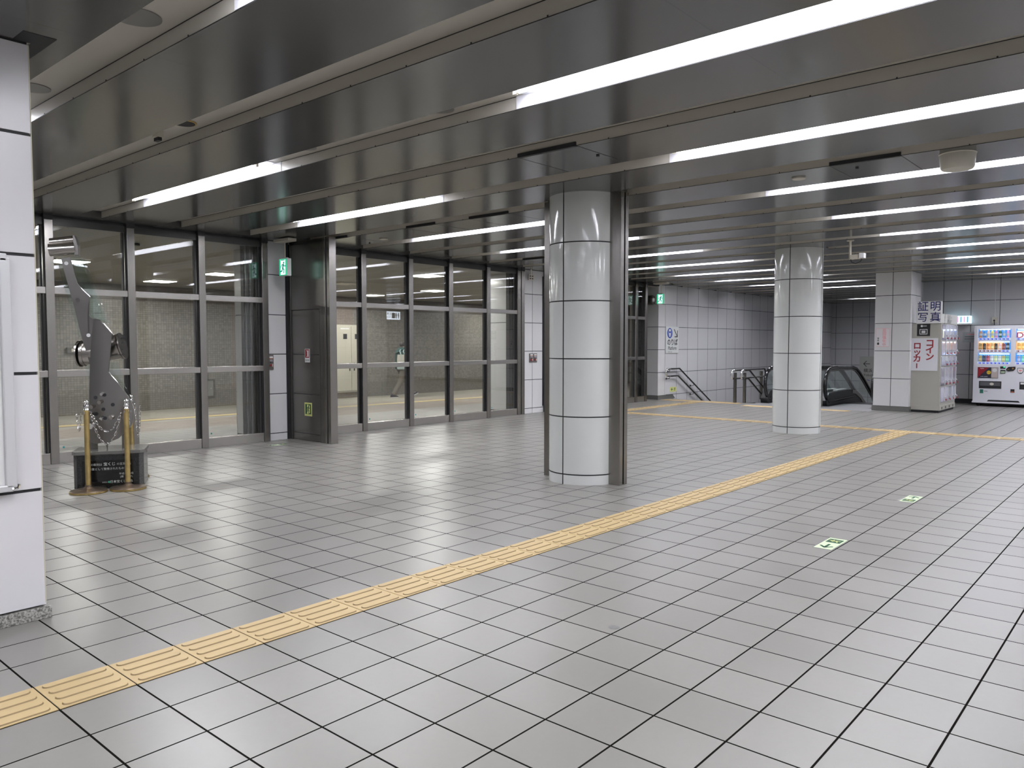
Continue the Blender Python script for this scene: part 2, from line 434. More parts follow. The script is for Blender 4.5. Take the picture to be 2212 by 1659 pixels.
# ------------------------------------------------------------------ ceiling
mb = MB()
ks = list(range(-6, 29))
for k in ks:
    x0 = K(k); x1 = min(K(k+1)-.30, 29.5) if k < 28 else 29.5
    y1 = 6.74 if x0 < 16.5 else 7.0
    ya = -9 if x0 < 20.2 else 1.9
    z1 = 3.067
    v = [(x0,ya,HC),(x1,ya,HC),(x1,y1,HC),(x0,y1,HC),(x0,ya,z1),(x1,ya,z1),(x1,y1,z1),(x0,y1,z1)]
    mb.add(v, [(0, 3, 2, 1)], 0); mb.add(v, [(1, 2, 6, 5), (3, 0, 4, 7)], 1)
mb.box(-6, 29.7, -9.2, 7.1, 3.067, 3.12, 1)
mb.box(-6, 16.95, 6.74, 7.08, HC, 3.067, 0)
for k in range(0, 16):            # screws along the channel edge
    y = -3.0
    while y < 6.6:
        mb.box(K(k)-.003, K(k), y-.004, y+.004, HC+.003, HC+.011, 2); y += .5
for k in range(-6, 27):            # shadow gaps along both edges of every channel
    x = K(k); ya = -9 if x < 20.2 else 1.9
    mb.box(x-.0015, x+.0005, ya, 6.74, HC-.0005, HC+.0035, 2); mb.box(x-.002, x+.0005, ya, 6.74, 3.0628, 3.0668, 2)
for x, a, c in ((K(3), .30, .89), (K(5), -1.51, -.94), (K(5), 4.0, 4.55), (K(5), 2.75, 3.39), (K(5), 5.83, 6.49), (K(9), 5.3, 5.9)):
    mb.box(x-.012, x+.02, a, c, HC-.003, HC+.03, 2)
    mb.box(x+.02, x+.69, a-.004, a+.002, HC-.001, HC, 2); mb.box(x+.02, x+.69, c-.003, c+.003, HC-.001, HC, 2)
for x, y in ((3.95+.25, .35), (6.05, -1.1), (2.05+4.4, 6.1), (8.3, 6.3)):
    mb.cyl((x, y, HC-.01), (x, y, HC), .014, n=10, m=2)
for k in (2, 3, 4, 6, 7, 8, 9, 10):        # black gaps where a channel stops before the glass
    mb.box(K(k)-.30, K(k)-.03, 6.80, 6.93, HC-.002, HC, 2)
mb.box(.27, .42, 1.03, 1.18, HC-.002, HC, 2); mb.box(.352, .42, 1.18, 1.5, HC-.002, HC, 2)
tag(mb.build('ceiling', [M['ceil'], M['channel'], M['black']]), 'dark metal panel ceiling with cream recessed channels', kind='structure')
mb = MB(); mb.box(-6, 26, 7.08, 16.3, 2.90, 2.98)
tag(mb.build('ceiling_corridor', M['slat']), 'beige slatted ceiling of the corridor', kind='structure')

# covers in the channel roof
def disc_thing(name, x, y, z, r, h, label, m, group=None, cat='cover', n=32):
    mb = MB(); mb.cyl((x, y, z-h), (x, y, z), r, n=n, m=0)
    return tag(mb.build(name, m), label, cat, group)
cv = M['cream']; cvg = mat('grey_cover', (.20, .195, .185), .3, metal=.3)
disc_thing('round_cover_plate', .655, .66, 3.066, .118, .004, 'round grey cover plate in the ceiling channel, at the top left', cvg)
disc_thing('round_cover_plate', .685, 2.24, 3.066, .105, .004, 'round grey cover plate in the ceiling channel beside the tiled pillar', cvg)
disc_thing('round_cover_plate', 2.70, .62, 3.066, .09, .004, 'round grey cover plate just left of the long lit ceiling tube', cvg)
disc_thing('round_cover_plate', 2.70, 2.22, 3.066, .08, .004, 'small round cover plate between the two lit tubes of the near channel', cvg)
mb = MB(); mb.cyl((1.685, 2.27, 3.058), (1.685, 2.27, 3.066), .088, n=28, m=0); mb.cyl((1.685, 2.27, 3.055), (1.685, 2.27, 3.059), .076, n=28, m=1)
tag(mb.build('ceiling_hole', [mat('hole_rim', (.5, .36, .14), .5), M['black']]), 'dark round hole with brownish rim in the unlit ceiling channel', 'hole')
t = thing('detector_socket', (1.67, 2.66, 3.066), 'small cream sensor in the unlit channel beside the dark hole', 'sensor')
mb = MB(); mb.cyl((1.67, 2.66, 3.02), (1.67, 2.66, 3.066), .04, n=20); mb.build('base', cv, t)
mb = MB(); mb.box(1.655, 1.685, 2.625, 2.695, 2.995, 3.02); mb.build('lens', M['ink'], t)
disc_thing('ceiling_disc', 6.13, -.56, HC, .062, .012, 'flat white disc on the ceiling left of the big round smoke sensor', cv, cat='sensor')
disc_thing('ceiling_disc', 6.29, 5.58, HC, .062, .012, 'flat white disc on the ceiling in front of the glass wall', cv, cat='sensor')
t = thing('smoke_sensor', (6.08, -1.87, HC), 'large cream drum-shaped smoke sensor hanging under the ceiling at the upper right', 'sensor')
mb = MB(); mb.lathe([(.118, -.115), (.125, -.10), (.132, -.005), (.138, 0)], (6.08, -1.87, HC), 40); mb.build('housing', M['cream'], t)
mb = MB(); mb.lathe([(.112, -.122), (.118, -.114)], (6.08, -1.87, HC), 40); mb.build('cap', M['cream'], t)

# ------------------------------------------------------------------ lamps in the channels
LAMP_W = 60.0; SQUARE_W = 62.0
def area_lamp(parent, loc, sx, sy, power, col):
    ld = bpy.data.lights.new('lamp_light', 'AREA'); ld.shape = 'RECTANGLE'; ld.size = sx; ld.size_y = sy; ld.energy = power; ld.color = col
    lo = bpy.data.objects.new('lamp_light', ld); COL.objects.link(lo); lo.parent = parent
    lo.location = Vector(loc)-Vector(parent.location)
    return lo
def lamp(x, ya, yb, label, group):
    t = thing('fluorescent_tube', (x, (ya+yb)/2, 3.03), label, 'ceiling light', group)
    m1 = MB(); m1.cyl((x, ya+.03, 3.03), (x, yb-.03, 3.03), .0155, n=12); m1.build('tube', M['tube'], t, fix=False)
    for y in (ya, yb):
        m2 = MB(); s = 1 if y == ya else -1
        m2.box(x-.012, x+.012, y-s*.012 if s > 0 else y-.012, y+.012, 3.012, 3.066); m2.cyl((x, y, 3.03), (x, y+s*.03, 3.03), .017, n=12)
        m2.build('end_cap', M['cream'], t, fix=False)
    m3 = MB(); m3.box(x+.161, x+.1645, ya-.13, yb+.13, 2.984, 3.066); m3.box(x-.1345, x-.131, ya-.13, yb+.13, 2.984, 3.066); m3.box(x-.13, x+.16, ya-.06, yb+.06, 3.062, 3.0665)
    m3.build('reflector_tray', M['tray'], t, fix=False)
    area_lamp(t, (x+.013, (ya+yb)/2, 3.0605), .26, yb-ya-.06, LAMP_W, (.945, .95, 1.0))
    return t
first = None
def place_lamp(k, ya, label, group):
    global first
    x = K(k)-.165; loc = (x, ya-1.25, 3.03)
    if first is None: first = lamp(x, ya-2.5, ya, label, group); first.location = loc; return first
    return dup(first, loc, label, group)
rowL = [0, 2, 4, 6, 8, 10, 12, 14, 16, 18, 20, 26]
for i, k in enumerate(rowL):
    place_lamp(k, 5.44, 'fluorescent tube in the row along the glass wall, %s lit channel from the camera' % ORD[i], 'lit tubes along the glass wall')
rowM = [0, 2, 4, 6, 8, 10, 12, 14, 16, 18]
for i, k in enumerate(rowM):
    place_lamp(k, -.08, 'fluorescent tube in the row right of the columns, %s lit channel from the camera' % ORD[i], 'lit tubes on the right of the columns')
for i, k in enumerate(rowM):
    place_lamp(k, -5.6, 'fluorescent tube outside the picture on the right, %s lit channel from the camera' % ORD[i], 'lit tubes at the near side of the hall')
for i, (k, y) in enumerate(((-2, 5.44), (-2, -.08), (-2, -5.6), (-4, 5.44), (-4, -.08), (-4, -5.6))):  # unseen tubes continuing the rows, added for illumination
    place_lamp(k, y, 'added white fluorescent tube in a ceiling channel behind the camera, %s of six' % ORD[i], 'added lit tubes behind the camera')
# corridor lamps; those out of view are added for more light
for i, (x, y) in enumerate(((4.1, 11.45), (7.1, 11.75), (7.1, 14.5), (10.15, 8.85), (13.45, 12.1), (13.55, 14.9), (1.0, 11.5), (16.6, 12.0), (19.6, 12.0), (1.0, 14.5), (19.6, 15.0))):
    lab = ['square corridor ceiling light seen behind the top of the sculpture', 'square corridor ceiling light in the glass bay beside the reflected exit sign',
           'square corridor ceiling light in the second bay right of the sculpture', 'nearest square corridor ceiling light, above the walking man',
           'square corridor ceiling light in the bay right of the walking man', 'far square corridor ceiling light above the hanging restroom sign',
           'added square ceiling light out of sight behind the tiled pillar, nearer the glass', 'added square corridor ceiling light hidden behind the second glass run, fourth bay', 'added unseen square light at the far right end of the corridor, nearer the glass',
           'added square ceiling light out of sight behind the tiled pillar, by the mosaic wall', 'added unseen square corridor ceiling light at the far right end, by the mosaic wall'][i]
    t = thing('corridor_light', (x, y, 2.9), lab, 'ceiling light', 'square lights of the corridor')
    mb = MB(); mb.box(x-.29, x+.29, y-.29, y+.29, 2.885, 2.90); mb.build('frame', M['ivory'], t)
    mb = MB(); mb.box(x-.265, x+.265, y-.265, y+.265, 2.872, 2.885); mb.build('diffuser', M['diff'], t)
    area_lamp(t, (x, y, 2.8715), .53, .53, SQUARE_W, (1.0, .965, .925))
t = thing('corridor_light', (10.3, 11.9, 2.9), 'unlit square ceiling light in the corridor, left of the walking man', 'ceiling light', 'square lights of the corridor')
mb = MB(); mb.box(10.01, 10.59, 11.61, 12.19, 2.885, 2.9); mb.build('frame', M['ivory'], t)
mb = MB(); mb.box(10.035, 10.565, 11.635, 12.165, 2.875, 2.885); mb.build('diffuser', M['cream'], t)

# ------------------------------------------------------------------ round columns
def round_column(cx, cy, label):
    r = .375
    t = thing('round_column', (cx, cy, 0), label, 'column', 'round white panelled columns')
    mb = MB(); mb.cyl((cx, cy, 0), (cx, cy, HC), r-.012, n=64); mb.build('joint_core', M['black'], t)
    mb = MB(); n = 20; g = .006
    for q in range(4):
        a0 = PI+q*PI/2+g/r; a1 = PI+(q+1)*PI/2-g/r
        for i in range(len(ROWS)-1):
            z0 = ROWS[i]+(.006 if i else 0); z1 = ROWS[i+1]-(.006 if i < 5 else 0)
            v = []
            for rr in (r-.02, r):
                for z in (z0, z1):
                    for j in range(n+1):
                        a = a0+(a1-a0)*j/n; v.append((cx+rr*math.cos(a), cy+rr*math.sin(a), z))
            N = n+1; f = []
            for j in range(n): f.append((2*N+j, 2*N+j+1, 3*N+j+1, 3*N+j))
            mb.add(v, f, 0, True)
            mb.add(v, [(j, 2*N+j, 2*N+j+1, j+1)[::-1] for j in range(n)]+[(N+j, N+j+1, 3*N+j+1, 3*N+j)[::-1] for j in range(n)]+[(0, N, 3*N, 2*N), (n, 2*N+n, 3*N+n, N+n)], 1)
    mb.build('panel_shell', [M['whitecol'], M['black']], t)
    mb = MB(); mb.cyl((cx, cy, HC-.0006), (cx, cy, HC+.075), .44, n=48, m=0); mb.build('ceiling_collar', M['cream'] if False else M['ceil'], t)
    return t
round_column(5.63, 1.5, 'round white panelled column between the two steel guide rails')
round_column(11.6, 1.5, 'round white panelled column in front of the escalators')
# shutter guide rails
def guide_rail(x0, x1, y0, y1, label, slot):
    t = thing('shutter_guide_rail', ((x0+x1)/2, (y0+y1)/2, 0), label, 'guide rail', 'steel shutter guide rails')
    xm = (x0+x1)/2
    mb = MB(); mb.box(x0, xm-.012, y0, y1, 0, HC); mb.box(xm+.012, x1, y0, y1, 0, HC); mb.box(xm-.012, xm+.012, y0+.05, y1-.05, 0, HC)
    mb.build('channel', M['steel'], t, bevel=.002)
    mb = MB(); mb.box(xm-.0115, xm+.0115, (y0+.048 if slot < 0 else y1-.052), (y0+.052 if slot < 0 else y1-.048), 0, HC)
    mb.build('slot', M['black'], t)
guide_rail(5.55, 5.69, 1.0, 1.135, 'tall steel shutter guide rail on the right side of the near round column', -1)
guide_rail(5.55, 5.69, 1.865, 1.985, 'thin steel shutter guide rail on the left side of the near round column', 1)

# ------------------------------------------------------------------ panelled piers
def panel_block(t, x0, x1, y0, y1, rows, xs, ys, m, name='panels', faces='xyXY', gap=.006):
    mb = MB(); mb.box(x0+.008, x1-.008, y0+.008, y1-.008, rows[0], rows[-1])
    mb.build('joint_core', M['black'], t)
    mb = MB()
    X = [x0]+xs+[x1]; Yy = [y0]+ys+[y1]
    for i in range(len(rows)-1):
        za = rows[i]+(gap if i else 0); zb = rows[i+1]-gap
        for j in range(len(X)-1):
            a = X[j]+(gap if j else 0); b = X[j+1]-(gap if j < len(X)-2 else 0)
            if 'y' in faces: mb.box(a, b, y0, y0+.012, za, zb)
            if 'Y' in faces: mb.box(a, b, y1-.012, y1, za, zb)
        for j in range(len(Yy)-1):
            a = Yy[j]+(gap if j else .0125); b = Yy[j+1]-(gap if j < len(Yy)-2 else .0125)
            if 'x' in faces: mb.box(x0, x0+.012, a, b, za, zb)
            if 'X' in faces: mb.box(x1-.012, x1, a, b, za, zb)
    mb.build(name, m, t, bevel=.0012, segs=1)
# near tiled pillar on the left edge
t = thing('tiled_pillar', (-.04, 1.56, 0), 'white panelled square pillar with granite base at the left edge', 'pillar')
panel_block(t, -.42, .345, 1.2, 1.95, [.07, .685, 1.295, 1.905, 2.52, HC], [], [], M['whitenear'], gap=.008)
mb = MB(); mb.box(-.44, .365, 1.18, 1.97, 0, .062); mb.build('granite_base', M['granite'], t, bevel=.003)
mb = MB(); mb.box(.3405, .3455, 1.1985, 1.2005, .08, 2.97); mb.build('corner_edge', M['edge'], t)
# pier between shutters 1
t = thing('wall_pier', (5.39, 7.4, 0), 'narrow white panelled pier between the glass wall and the steel door', 'pier')
panel_block(t, 5.235, 5.55, 7.0, 7.92, ROWS, [], [], M['white'], faces='yXY')
mb = MB(); mb.box(5.235, 5.235+.012, 7.013, 7.90, .05, 1.89); mb.box(5.235, 5.235+.012, 7.013, 7.90, 1.902, 2.97); mb.build('side_panels', M['white'], t)
t = thing('wall_pier', (11.45, 7.4, 0), 'wide white panelled pier at the right end of the glass wall', 'pier')
panel_block(t, 11.10, 11.80, 7.0, 7.92, ROWS, [11.43], [], M['white'], faces='yXY')
mb = MB(); mb.box(11.10, 11.10+.012, 7.013, 7.90, .05, 1.89); mb.box(11.10, 11.10+.012, 7.013, 7.90, 1.902, 2.97); mb.build('side_panels', M['white'], t)
# stair head pier
t = thing('wall_pier', (16.75, 7.2, 0), 'white panelled wall end at the head of the stairs', 'pier')
panel_block(t, 16.55, 16.95, 7.0, 7.42, [.105]+ROWS[2:], [16.9], [], M['white'])
mb = MB(); mb.box(16.53, 17.3, 6.98, 7.44, 0, .10); mb.add([(17.3, 6.98, 0), (17.42, 6.98, 0), (17.3, 6.98, .10), (17.3, 7.0, 0), (17.42, 7.0, 0), (17.3, 7.0, .10)], [(0, 1, 2), (5, 4, 3), (0, 2, 5, 3), (1, 4, 5, 2)])
mb.build('stone_skirting', M['granite_gy'], t)
# square pillar right
t = thing('square_pillar', (17.2, 1.46, 0), 'square white panelled pillar with stone base beside the coin lockers', 'pillar')
panel_block(t, 16.8, 17.6, 1.09, 1.80, [.11]+ROWS[2:], [17.2], [1.45], M['white'])
mb = MB(); mb.box(16.78, 17.62, 1.07, 1.82, 0, .104); mb.build('stone_base', M['granite_gy'], t)

# ------------------------------------------------------------------ glazing
def glazing(n, xs, x_end, kindlabel, x_start, door_gap=None):
    t = thing('window_%d' % n, ((x_start+x_end)/2, 7.0, 0), kindlabel, None, kind='structure')
    for c in xs:
        mb = MB(); mb.box(c-.045, c+.05, 6.93, 7.05, 0, 2.93); mb.build('mullion', M['steel'], t, bevel=.003)
        mb = MB(); mb.box(c-.085, c-.062, 6.985, 7.03, .13, 2.87); mb.box(c-.05, c-.0455, 6.95, 7.0, 0, 2.93); mb.build('gasket', M['frame_dk'], t)
        mb = MB(); mb.box(c-.05, c+.052, 6.925, 7.055, 2.93, HC); mb.build('head_bracket', M['frame_dk'], t)
    ed = [x_start]+list(xs)+[x_end]
    for a, c in zip(ed[:-1], ed[1:]):
        A = a+.05 if a in xs else a; B = c-.045 if c in xs else c
        if B-A < .12: continue
        for z0, z1 in ((2.05, 2.13), (1.05, 1.13)):
            mb = MB(); mb.box(A, B, 6.94, 7.04, z0, z1); mb.build('transom', M['steel_h'], t, bevel=.003)
        mb = MB(); mb.box(A, B, 6.945, 7.05, 0, .135); mb.build('bottom_rail', M['steel_h'], t, bevel=.003)
        mb = MB(); mb.box(A, B, 6.985, 6.997, .13, 2.90); mb.build('glass_pane', M['glass'], t)
    mb = MB(); mb.box(x_start, x_end, 6.97, 7.05, 2.87, 2.955, 0); mb.box(x_start, x_end, 7.0, 7.08, 2.955, HC, 1); mb.build('head_rail', [M['head_dk'], M['frame_dk']], t)
    # guide fins at the end of the run
    mb = MB()
    for k in range(4):
        xx = x_end-.08-.075*k
        mb.box(xx-.012, xx+.012, 7.06, 7.16, .02, 2.9, 0); mb.box(xx-.026, xx-.014, 7.07, 7.15, .02, 2.9, 1)
    mb.build('end_fins', [M['steel_dk'], M['frame_dk']], t)
    return t
glazing(1, [-5.3, -4.35, -3.4, -2.45, -1.5, -.55, .4, 1.35, 2.305, 3.255, 4.205, 5.17], 5.235, 'steel framed glass wall on the left of the steel door', -6)
glazing(2, [6.99, 8.02, 9.0, 10.02, 10.93, 11.05], 11.10, 'steel framed glass wall in the middle, right of the steel door', 5.72)
glazing(3, [11.845, 12.75, 13.65, 14.55, 15.4, 15.85], 15.9, 'steel framed glass wall seen behind the near column', 11.80)

# ------------------------------------------------------------------ steel door box
t = thing('door_1', (5.62, 6.5, 0), 'dark stainless steel service door beside the glass wall', None, kind='structure')
mb = MB(); mb.box(5.63, 5.72, 5.97, 7.0, 0, HC); mb.box(5.6, 5.64, 6.93, 7.0, 0, 2.93); mb.box(5.6, 5.64, 6.10, 6.20, 0, 2.93); mb.box(5.6, 5.64, 6.2, 6.93, 1.96, 2.93)
mb.build('door_frame', M['steel_dk'], t, bevel=.003)
mb = MB(); mb.box(5.595, 5.63, 6.93, 7.035, 0, 2.95); mb.build('jamb', M['steel_dk'], t, bevel=.002)
mb = MB(); mb.box(5.608, 5.63, 6.207, 6.924, .006, 1.95); mb.build('door_leaf', M['steel_dk'], t, bevel=.002)
mb = MB()
for z in (.11, .70, 1.29): mb.box(5.6065, 5.609, 6.24, 6.90, z-.004, z+.004)
mb.box(5.604, 5.61, 6.205, 6.209, .0, 1.952); mb.box(5.604, 5.61, 6.921, 6.926, .0, 1.955); mb.box(5.604, 5.61, 6.205, 6.926, 1.95, 1.956)
mb.build('door_seam', M['black'], t)
mb = MB(); mb.cyl((5.6, 6.26, .97), (5.608, 6.26, .97), .012, n=12); mb.build('keyhole', M['chrome'], t)
mb = MB(); mb.box(5.60, 5.64, 6.055, 6.10, 0, HC); mb.box(5.60, 5.72, 5.955, 6.02, 0, HC); mb.build('end_post', M['steel'], t, bevel=.003)
mb = MB(); mb.box(5.607, 5.72, 6.02, 6.056, 0, HC); mb.build('shutter_slot', M['black'], t)
mb = MB(); mb.box(5.55, 5.60, 6.985, 7.03, 0, HC); mb.build('side_gap', M['black'], t)
# second steel door at the far end
t = thing('door_2', (16.2, 7.3, 0), 'far dark steel service door next to the stair wall', None, kind='structure')
mb = MB(); mb.box(15.9, 16.0, 7.0, 7.45, 0, HC); mb.box(16.0, 16.55, 7.36, 7.46, 1.95, HC); mb.box(16.0, 16.06, 7.36, 7.46, 0, 1.95); mb.build('door_frame', M['steel_dk'], t)
mb = MB(); mb.box(16.06, 16.55, 7.38, 7.44, 0, 1.94); mb.build('door_leaf', M['steel_dk'], t)
mb = MB(); mb.box(16.07, 16.09, 7.37, 7.38, .25, .75); mb.build('luminous_strip', M['lumi'], t)
mb = MB(); mb.box(16.0, 16.55, 6.98, 7.36, 2.93, HC); mb.build('head', M['frame_dk'], t)
mb = MB(); mb.box(16.35, 16.55, 7.05, 7.34, 2.45, 2.7); mb.build('duct', M['steel_dk'], t, bevel=.08)

# little stickers on the glass corners
for i, (x, w_) in enumerate(((2.42, 'leftmost bay, beside the sculpture plinth'), (4.32, 'bay left of the white pier'), (7.12, 'bay with the walking man'), (8.15, 'bay right of the walking man'), (9.13, 'fourth bay of the middle glass wall'), (11.0-.85, 'last bay of the middle glass wall'))):
    mb = MB(); mb.cyl((x, 6.983, .19), (x, 6.985, .19), .012, n=12)
    tag(mb.build('round_sticker', mat('sticker_teal', (.02, .22, .24), .4)), 'tiny teal round sticker low on the glass, '+w_, 'sticker', 'teal stickers on the glass')

# ------------------------------------------------------------------ tactile strips
def tactile(name, x0, y0, nx, ny, kind, label, along='x', z=0.0):
    mb = MB()
    for i in range(nx):
        for j in range(ny):
            a, b = x0+.3*i+.003, y0+.3*j+.003; A, B = a+.294, b+.294
            mb.box(a, A, b, B, z, z+.003)
            if kind == 'bar':
                for q in range(4):
                    c = .3*(q+.5)/4
                    if along == 'x': p0, p1 = (a+.018, b-.003+c), (A-.018, b-.003+c)
                    else: p0, p1 = (a-.003+c, b+.018), (a-.003+c, B-.018)
                    bar(mb, p0, p1, .0235, z+.003, .005)
            else:
                for q in range(5):
                    for s in range(5):
                        cx, cy = a+.147+(q-2)*.056, b+.147+(s-2)*.056
                        mb.lathe([(.0165, 0), (.0125, .005)], (cx, cy, z+.003), 8)
    return tag(mb.build(name, [M['yellow'], M['yellow_shade']], fix=False), label, 'tactile paving')
def bar(mb, p0, p1, hw, z, h):
    p0, p1 = Vector((*p0, 0)), Vector((*p1, 0)); d = (p1-p0).normalized(); s = Vector((-d.y, d.x, 0))
    def ring(w_, zz):
        pts = []
        for c, sg in ((p0+d*w_, -1), (p1-d*w_, 1)):
            for k in range(7):
                a = -PI/2+PI*k/6
                q = c+d*(sg*math.cos(a)*w_)+s*(sg*math.sin(a)*w_)
                pts.append((q.x, q.y, zz))
        return pts
    r0 = ring(hw, z); r1 = [(x, y, z+h) for x, y, _ in ring(hw, z)]
    # shrink top ring
    cx = (p0+p1)/2
    r1 = []
    for c, sg in ((p0+d*hw, -1), (p1-d*hw, 1)):
        for k in range(7):
            a = -PI/2+PI*k/6; q = c+d*(sg*math.cos(a)*(hw-.004))+s*(sg*math.sin(a)*(hw-.004)); r1.append((q.x, q.y, z+h))
    n = len(r0)
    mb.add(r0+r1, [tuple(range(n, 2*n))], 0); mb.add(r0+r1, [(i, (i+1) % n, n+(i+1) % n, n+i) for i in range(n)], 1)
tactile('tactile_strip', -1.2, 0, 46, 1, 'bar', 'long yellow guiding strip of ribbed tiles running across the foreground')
tactile('tactile_strip', 12.6, -.3, 1, 3, 'dot', 'yellow dotted tiles where the long strip meets the cross strip')
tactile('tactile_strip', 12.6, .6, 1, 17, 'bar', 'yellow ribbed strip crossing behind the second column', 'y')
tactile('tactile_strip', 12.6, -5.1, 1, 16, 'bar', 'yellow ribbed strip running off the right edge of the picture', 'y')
tactile('tactile_strip', 12.6, 5.7, 1, 1, 'dot', 'single yellow dotted corner tile in front of the far glass wall')
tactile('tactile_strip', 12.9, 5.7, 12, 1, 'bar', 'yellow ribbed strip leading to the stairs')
tactile('tactile_strip', 16.5, 4.8, 1, 7, 'dot', 'yellow dotted warning tiles across the top of the stairs')
tactile('tactile_strip', 16.05, 2.1, 1, 8, 'dot', 'yellow dotted warning tiles before the escalators')
mb = MB()
for i in range(80):
    x = -2+.3*i; y0 = 12.95-.068*(x-4)
    v = [(x+.004, y0), (x+.296, y0-.0204), (x+.296, y0+.28), (x+.004, y0+.3)]
    vs = [(a, b, zc(b)+.001) for a, b in v]+[(a, b, zc(b)+.006) for a, b in v]
    mb.add(vs, [(4, 5, 6, 7), (0, 1, 5, 4), (1, 2, 6, 5), (2, 3, 7, 6), (3, 0, 4, 7)])
tag(mb.build('tactile_strip', mat('tactile_yellow_pale', (.62, .50, .24), .5)), 'yellow guiding strip along the corridor behind the glass', 'tactile paving')

# ------------------------------------------------------------------ pictograms and sheets
XP, YP, ZP = Vector((1, 0, 0)), Vector((0, 1, 0)), Vector((0, 0, 1))
def limb(mb, o, u, v, pts, w, m, ext):
    n = u.cross(v)
    for (a, b), (c, d) in zip(pts[:-1], pts[1:]):
        p, q = Vector((a, b)), Vector((c, d)); t_ = (q-p); L = t_.length; t_ = t_/L; s_ = Vector((-t_.y, t_.x))*w/2
        poly = [p+s_-t_*w*.3, p-s_-t_*w*.3, q-s_+t_*w*.3, q+s_+t_*w*.3]
        mb.prism([(k.x, k.y) for k in poly], o, u, v, n*ext, m)
def runner(mb, o, u, v, s, m, ext=.0012, flip=1):
    """running figure in a box s x s, o = centre"""
    o, u, v = Vector(o), Vector(u)*flip, Vector(v)
    n = u.cross(v)*flip
    if flip < 0: n = Vector(u).cross(Vector(v))*-1
    e = ext
    def L(pts, w):
        for (a, b), (c, d) in zip(pts[:-1], pts[1:]):
            p, q = Vector((a*s, b*s)), Vector((c*s, d*s)); t_ = (q-p); t_ = t_/t_.length; s_ = Vector((-t_.y, t_.x))*w*s/2
            poly = [p+s_-t_*w*s*.3, p-s_-t_*w*s*.3, q-s_+t_*w*s*.3, q+s_+t_*w*s*.3]
            mb.prism([(k.x, k.y) for k in poly], o, u, v, n*e, m)
    c = o+u*(.10*s)+v*(.37*s)
    mb.prism([(.085*s*math.cos(2*PI*i/16), .085*s*math.sin(2*PI*i/16)) for i in range(16)], c, u, v, n*e, m)
    L([(.06, .24), (-.02, -.02)], .17); L([(.08, .24), (.22, .10), (.33, .16)], .07); L([(.02, .24), (-.16, .20), (-.24, .05)], .07)
    L([(-.02, -.04), (.14, -.14), (.10, -.38)], .10); L([(-.04, -.04), (-.12, -.22), (-.34, -.26)], .10)
def sheet(mb, o, u, v, w, h, th, m):
    o, u, v = Vector(o), Vector(u), Vector(v); n = u.cross(v)
    return mb.obox(o-u*w/2-v*h/2, u*w, v*h, n*th, m)

# exit lamp near
def exit_lamp(x, y, label, box=True):
    t = thing('exit_sign', (x, y, HC), label, 'exit sign')
    if box:
        mb = MB(); mb.box(x-.07, x+.07, y-.19, y+.19, HC-.055, HC-.012); mb.build('ceiling_box', M['cream'], t, bevel=.004)
    mb = MB(); mb.cyl((x, y, 2.70), (x, y, HC-.02), .009, n=12); mb.build('rod', M['cream'], t)
    mb = MB(); mb.box(x-.035, x+.035, y-.10, y+.10, 2.435, 2.685); mb.box(x-.02, x+.02, y-.06, y+.06, 2.685, 2.70); mb.build('housing', M['paper'], t, bevel=.004)
    for sgn in (-1, 1):
        xx = x+sgn*.036; u = Vector((0, -sgn*-1, 0)) if False else Vector((0, sgn, 0)); v = ZP
        mb = MB(); sheet(mb, (xx, y, 2.56), u, v, .19, .235, .002, 0)
        sheet(mb, Vector((xx+sgn*.002, y, 2.56)), u, v, .115, .215, .0008, 1)
        sheet(mb, Vector((xx+sgn*.0028, y, 2.66)), u, v, .10, .012, .0006, 2)
        runner(mb, Vector((xx+sgn*.003, y, 2.55)), u, v, .20, 2, .0008)
        mb.build('lit_face', [M['exitg'], M['exitw'], M['exitman']], t)
    return t
exit_lamp(5.30, 6.60, 'small green lit exit sign hanging by the white pier left of the steel door')
exit_lamp(15.9, 6.55, 'small green lit exit sign hanging far away by the stair wall')

# steel door stickers (on the door face X = 5.608, looking from -X; reading direction is -Y)
u, v = Vector((0, -1, 0)), ZP
t = thing('hydrant_sign', (5.608, 6.53, 1.275), 'red and white fire equipment sticker on the steel door', 'sign')
mb = MB(); sheet(mb, (5.607, 6.53, 1.275), u, v, .125, .20, .001, 0); mb.build('backing', M['paper'], t)
mb = MB(); sheet(mb, (5.6058, 6.53, 1.305), u, v, .105, .125, .0008, 0); mb.build('red_field', M['red'], t)
mb = MB()
mb.prism([(-.02, -.05), (.012, -.045), (.012, .045), (-.02, .05), (-.02, .04), (-.002, .03), (-.002, -.035), (-.02, -.04)], (5.6049, 6.53, 1.305), u, v, Vector((-.0006, 0, 0)), 0)
mb.prism([(.016, -.045), (.036, -.05), (.036, .05), (.016, .045)], (5.6049, 6.53, 1.305), u, v, Vector((-.0006, 0, 0)), 0)
mb.build('pictogram', M['paper'], t)
mb = MB(); mb.text('消火栓', .034, (5.6055, 6.53, 1.205), u, v, 0, .01); mb.build('lettering', M['ink'], t)
t = thing('luminous_exit_sticker', (5.608, 6.525, .475), 'pale yellow sticker with a dark green running figure on the steel door', 'sign')
mb = MB(); sheet(mb, (5.607, 6.525, .475), u, v, .19, .20, .001, 0); mb.build('backing', M['lumi'], t)
mb = MB(); sheet(mb, (5.6057, 6.525, .478), u, v, .145, .15, .0007, 0); mb.build('green_field', M['dkgreen'], t)
mb = MB(); mb.prism([(-.035, -.075), (.042, -.055), (.042, .055), (-.035, .07)], (5.6047, 6.52, .478), u, v, Vector((-.0006, 0, 0)), 0); mb.build('doorway', M['lumi'], t)
mb = MB(); runner(mb, Vector((5.6038, 6.525, .476)), u, v, .13, 0, .0006); mb.build('pictogram', M['dkgreen'], t)

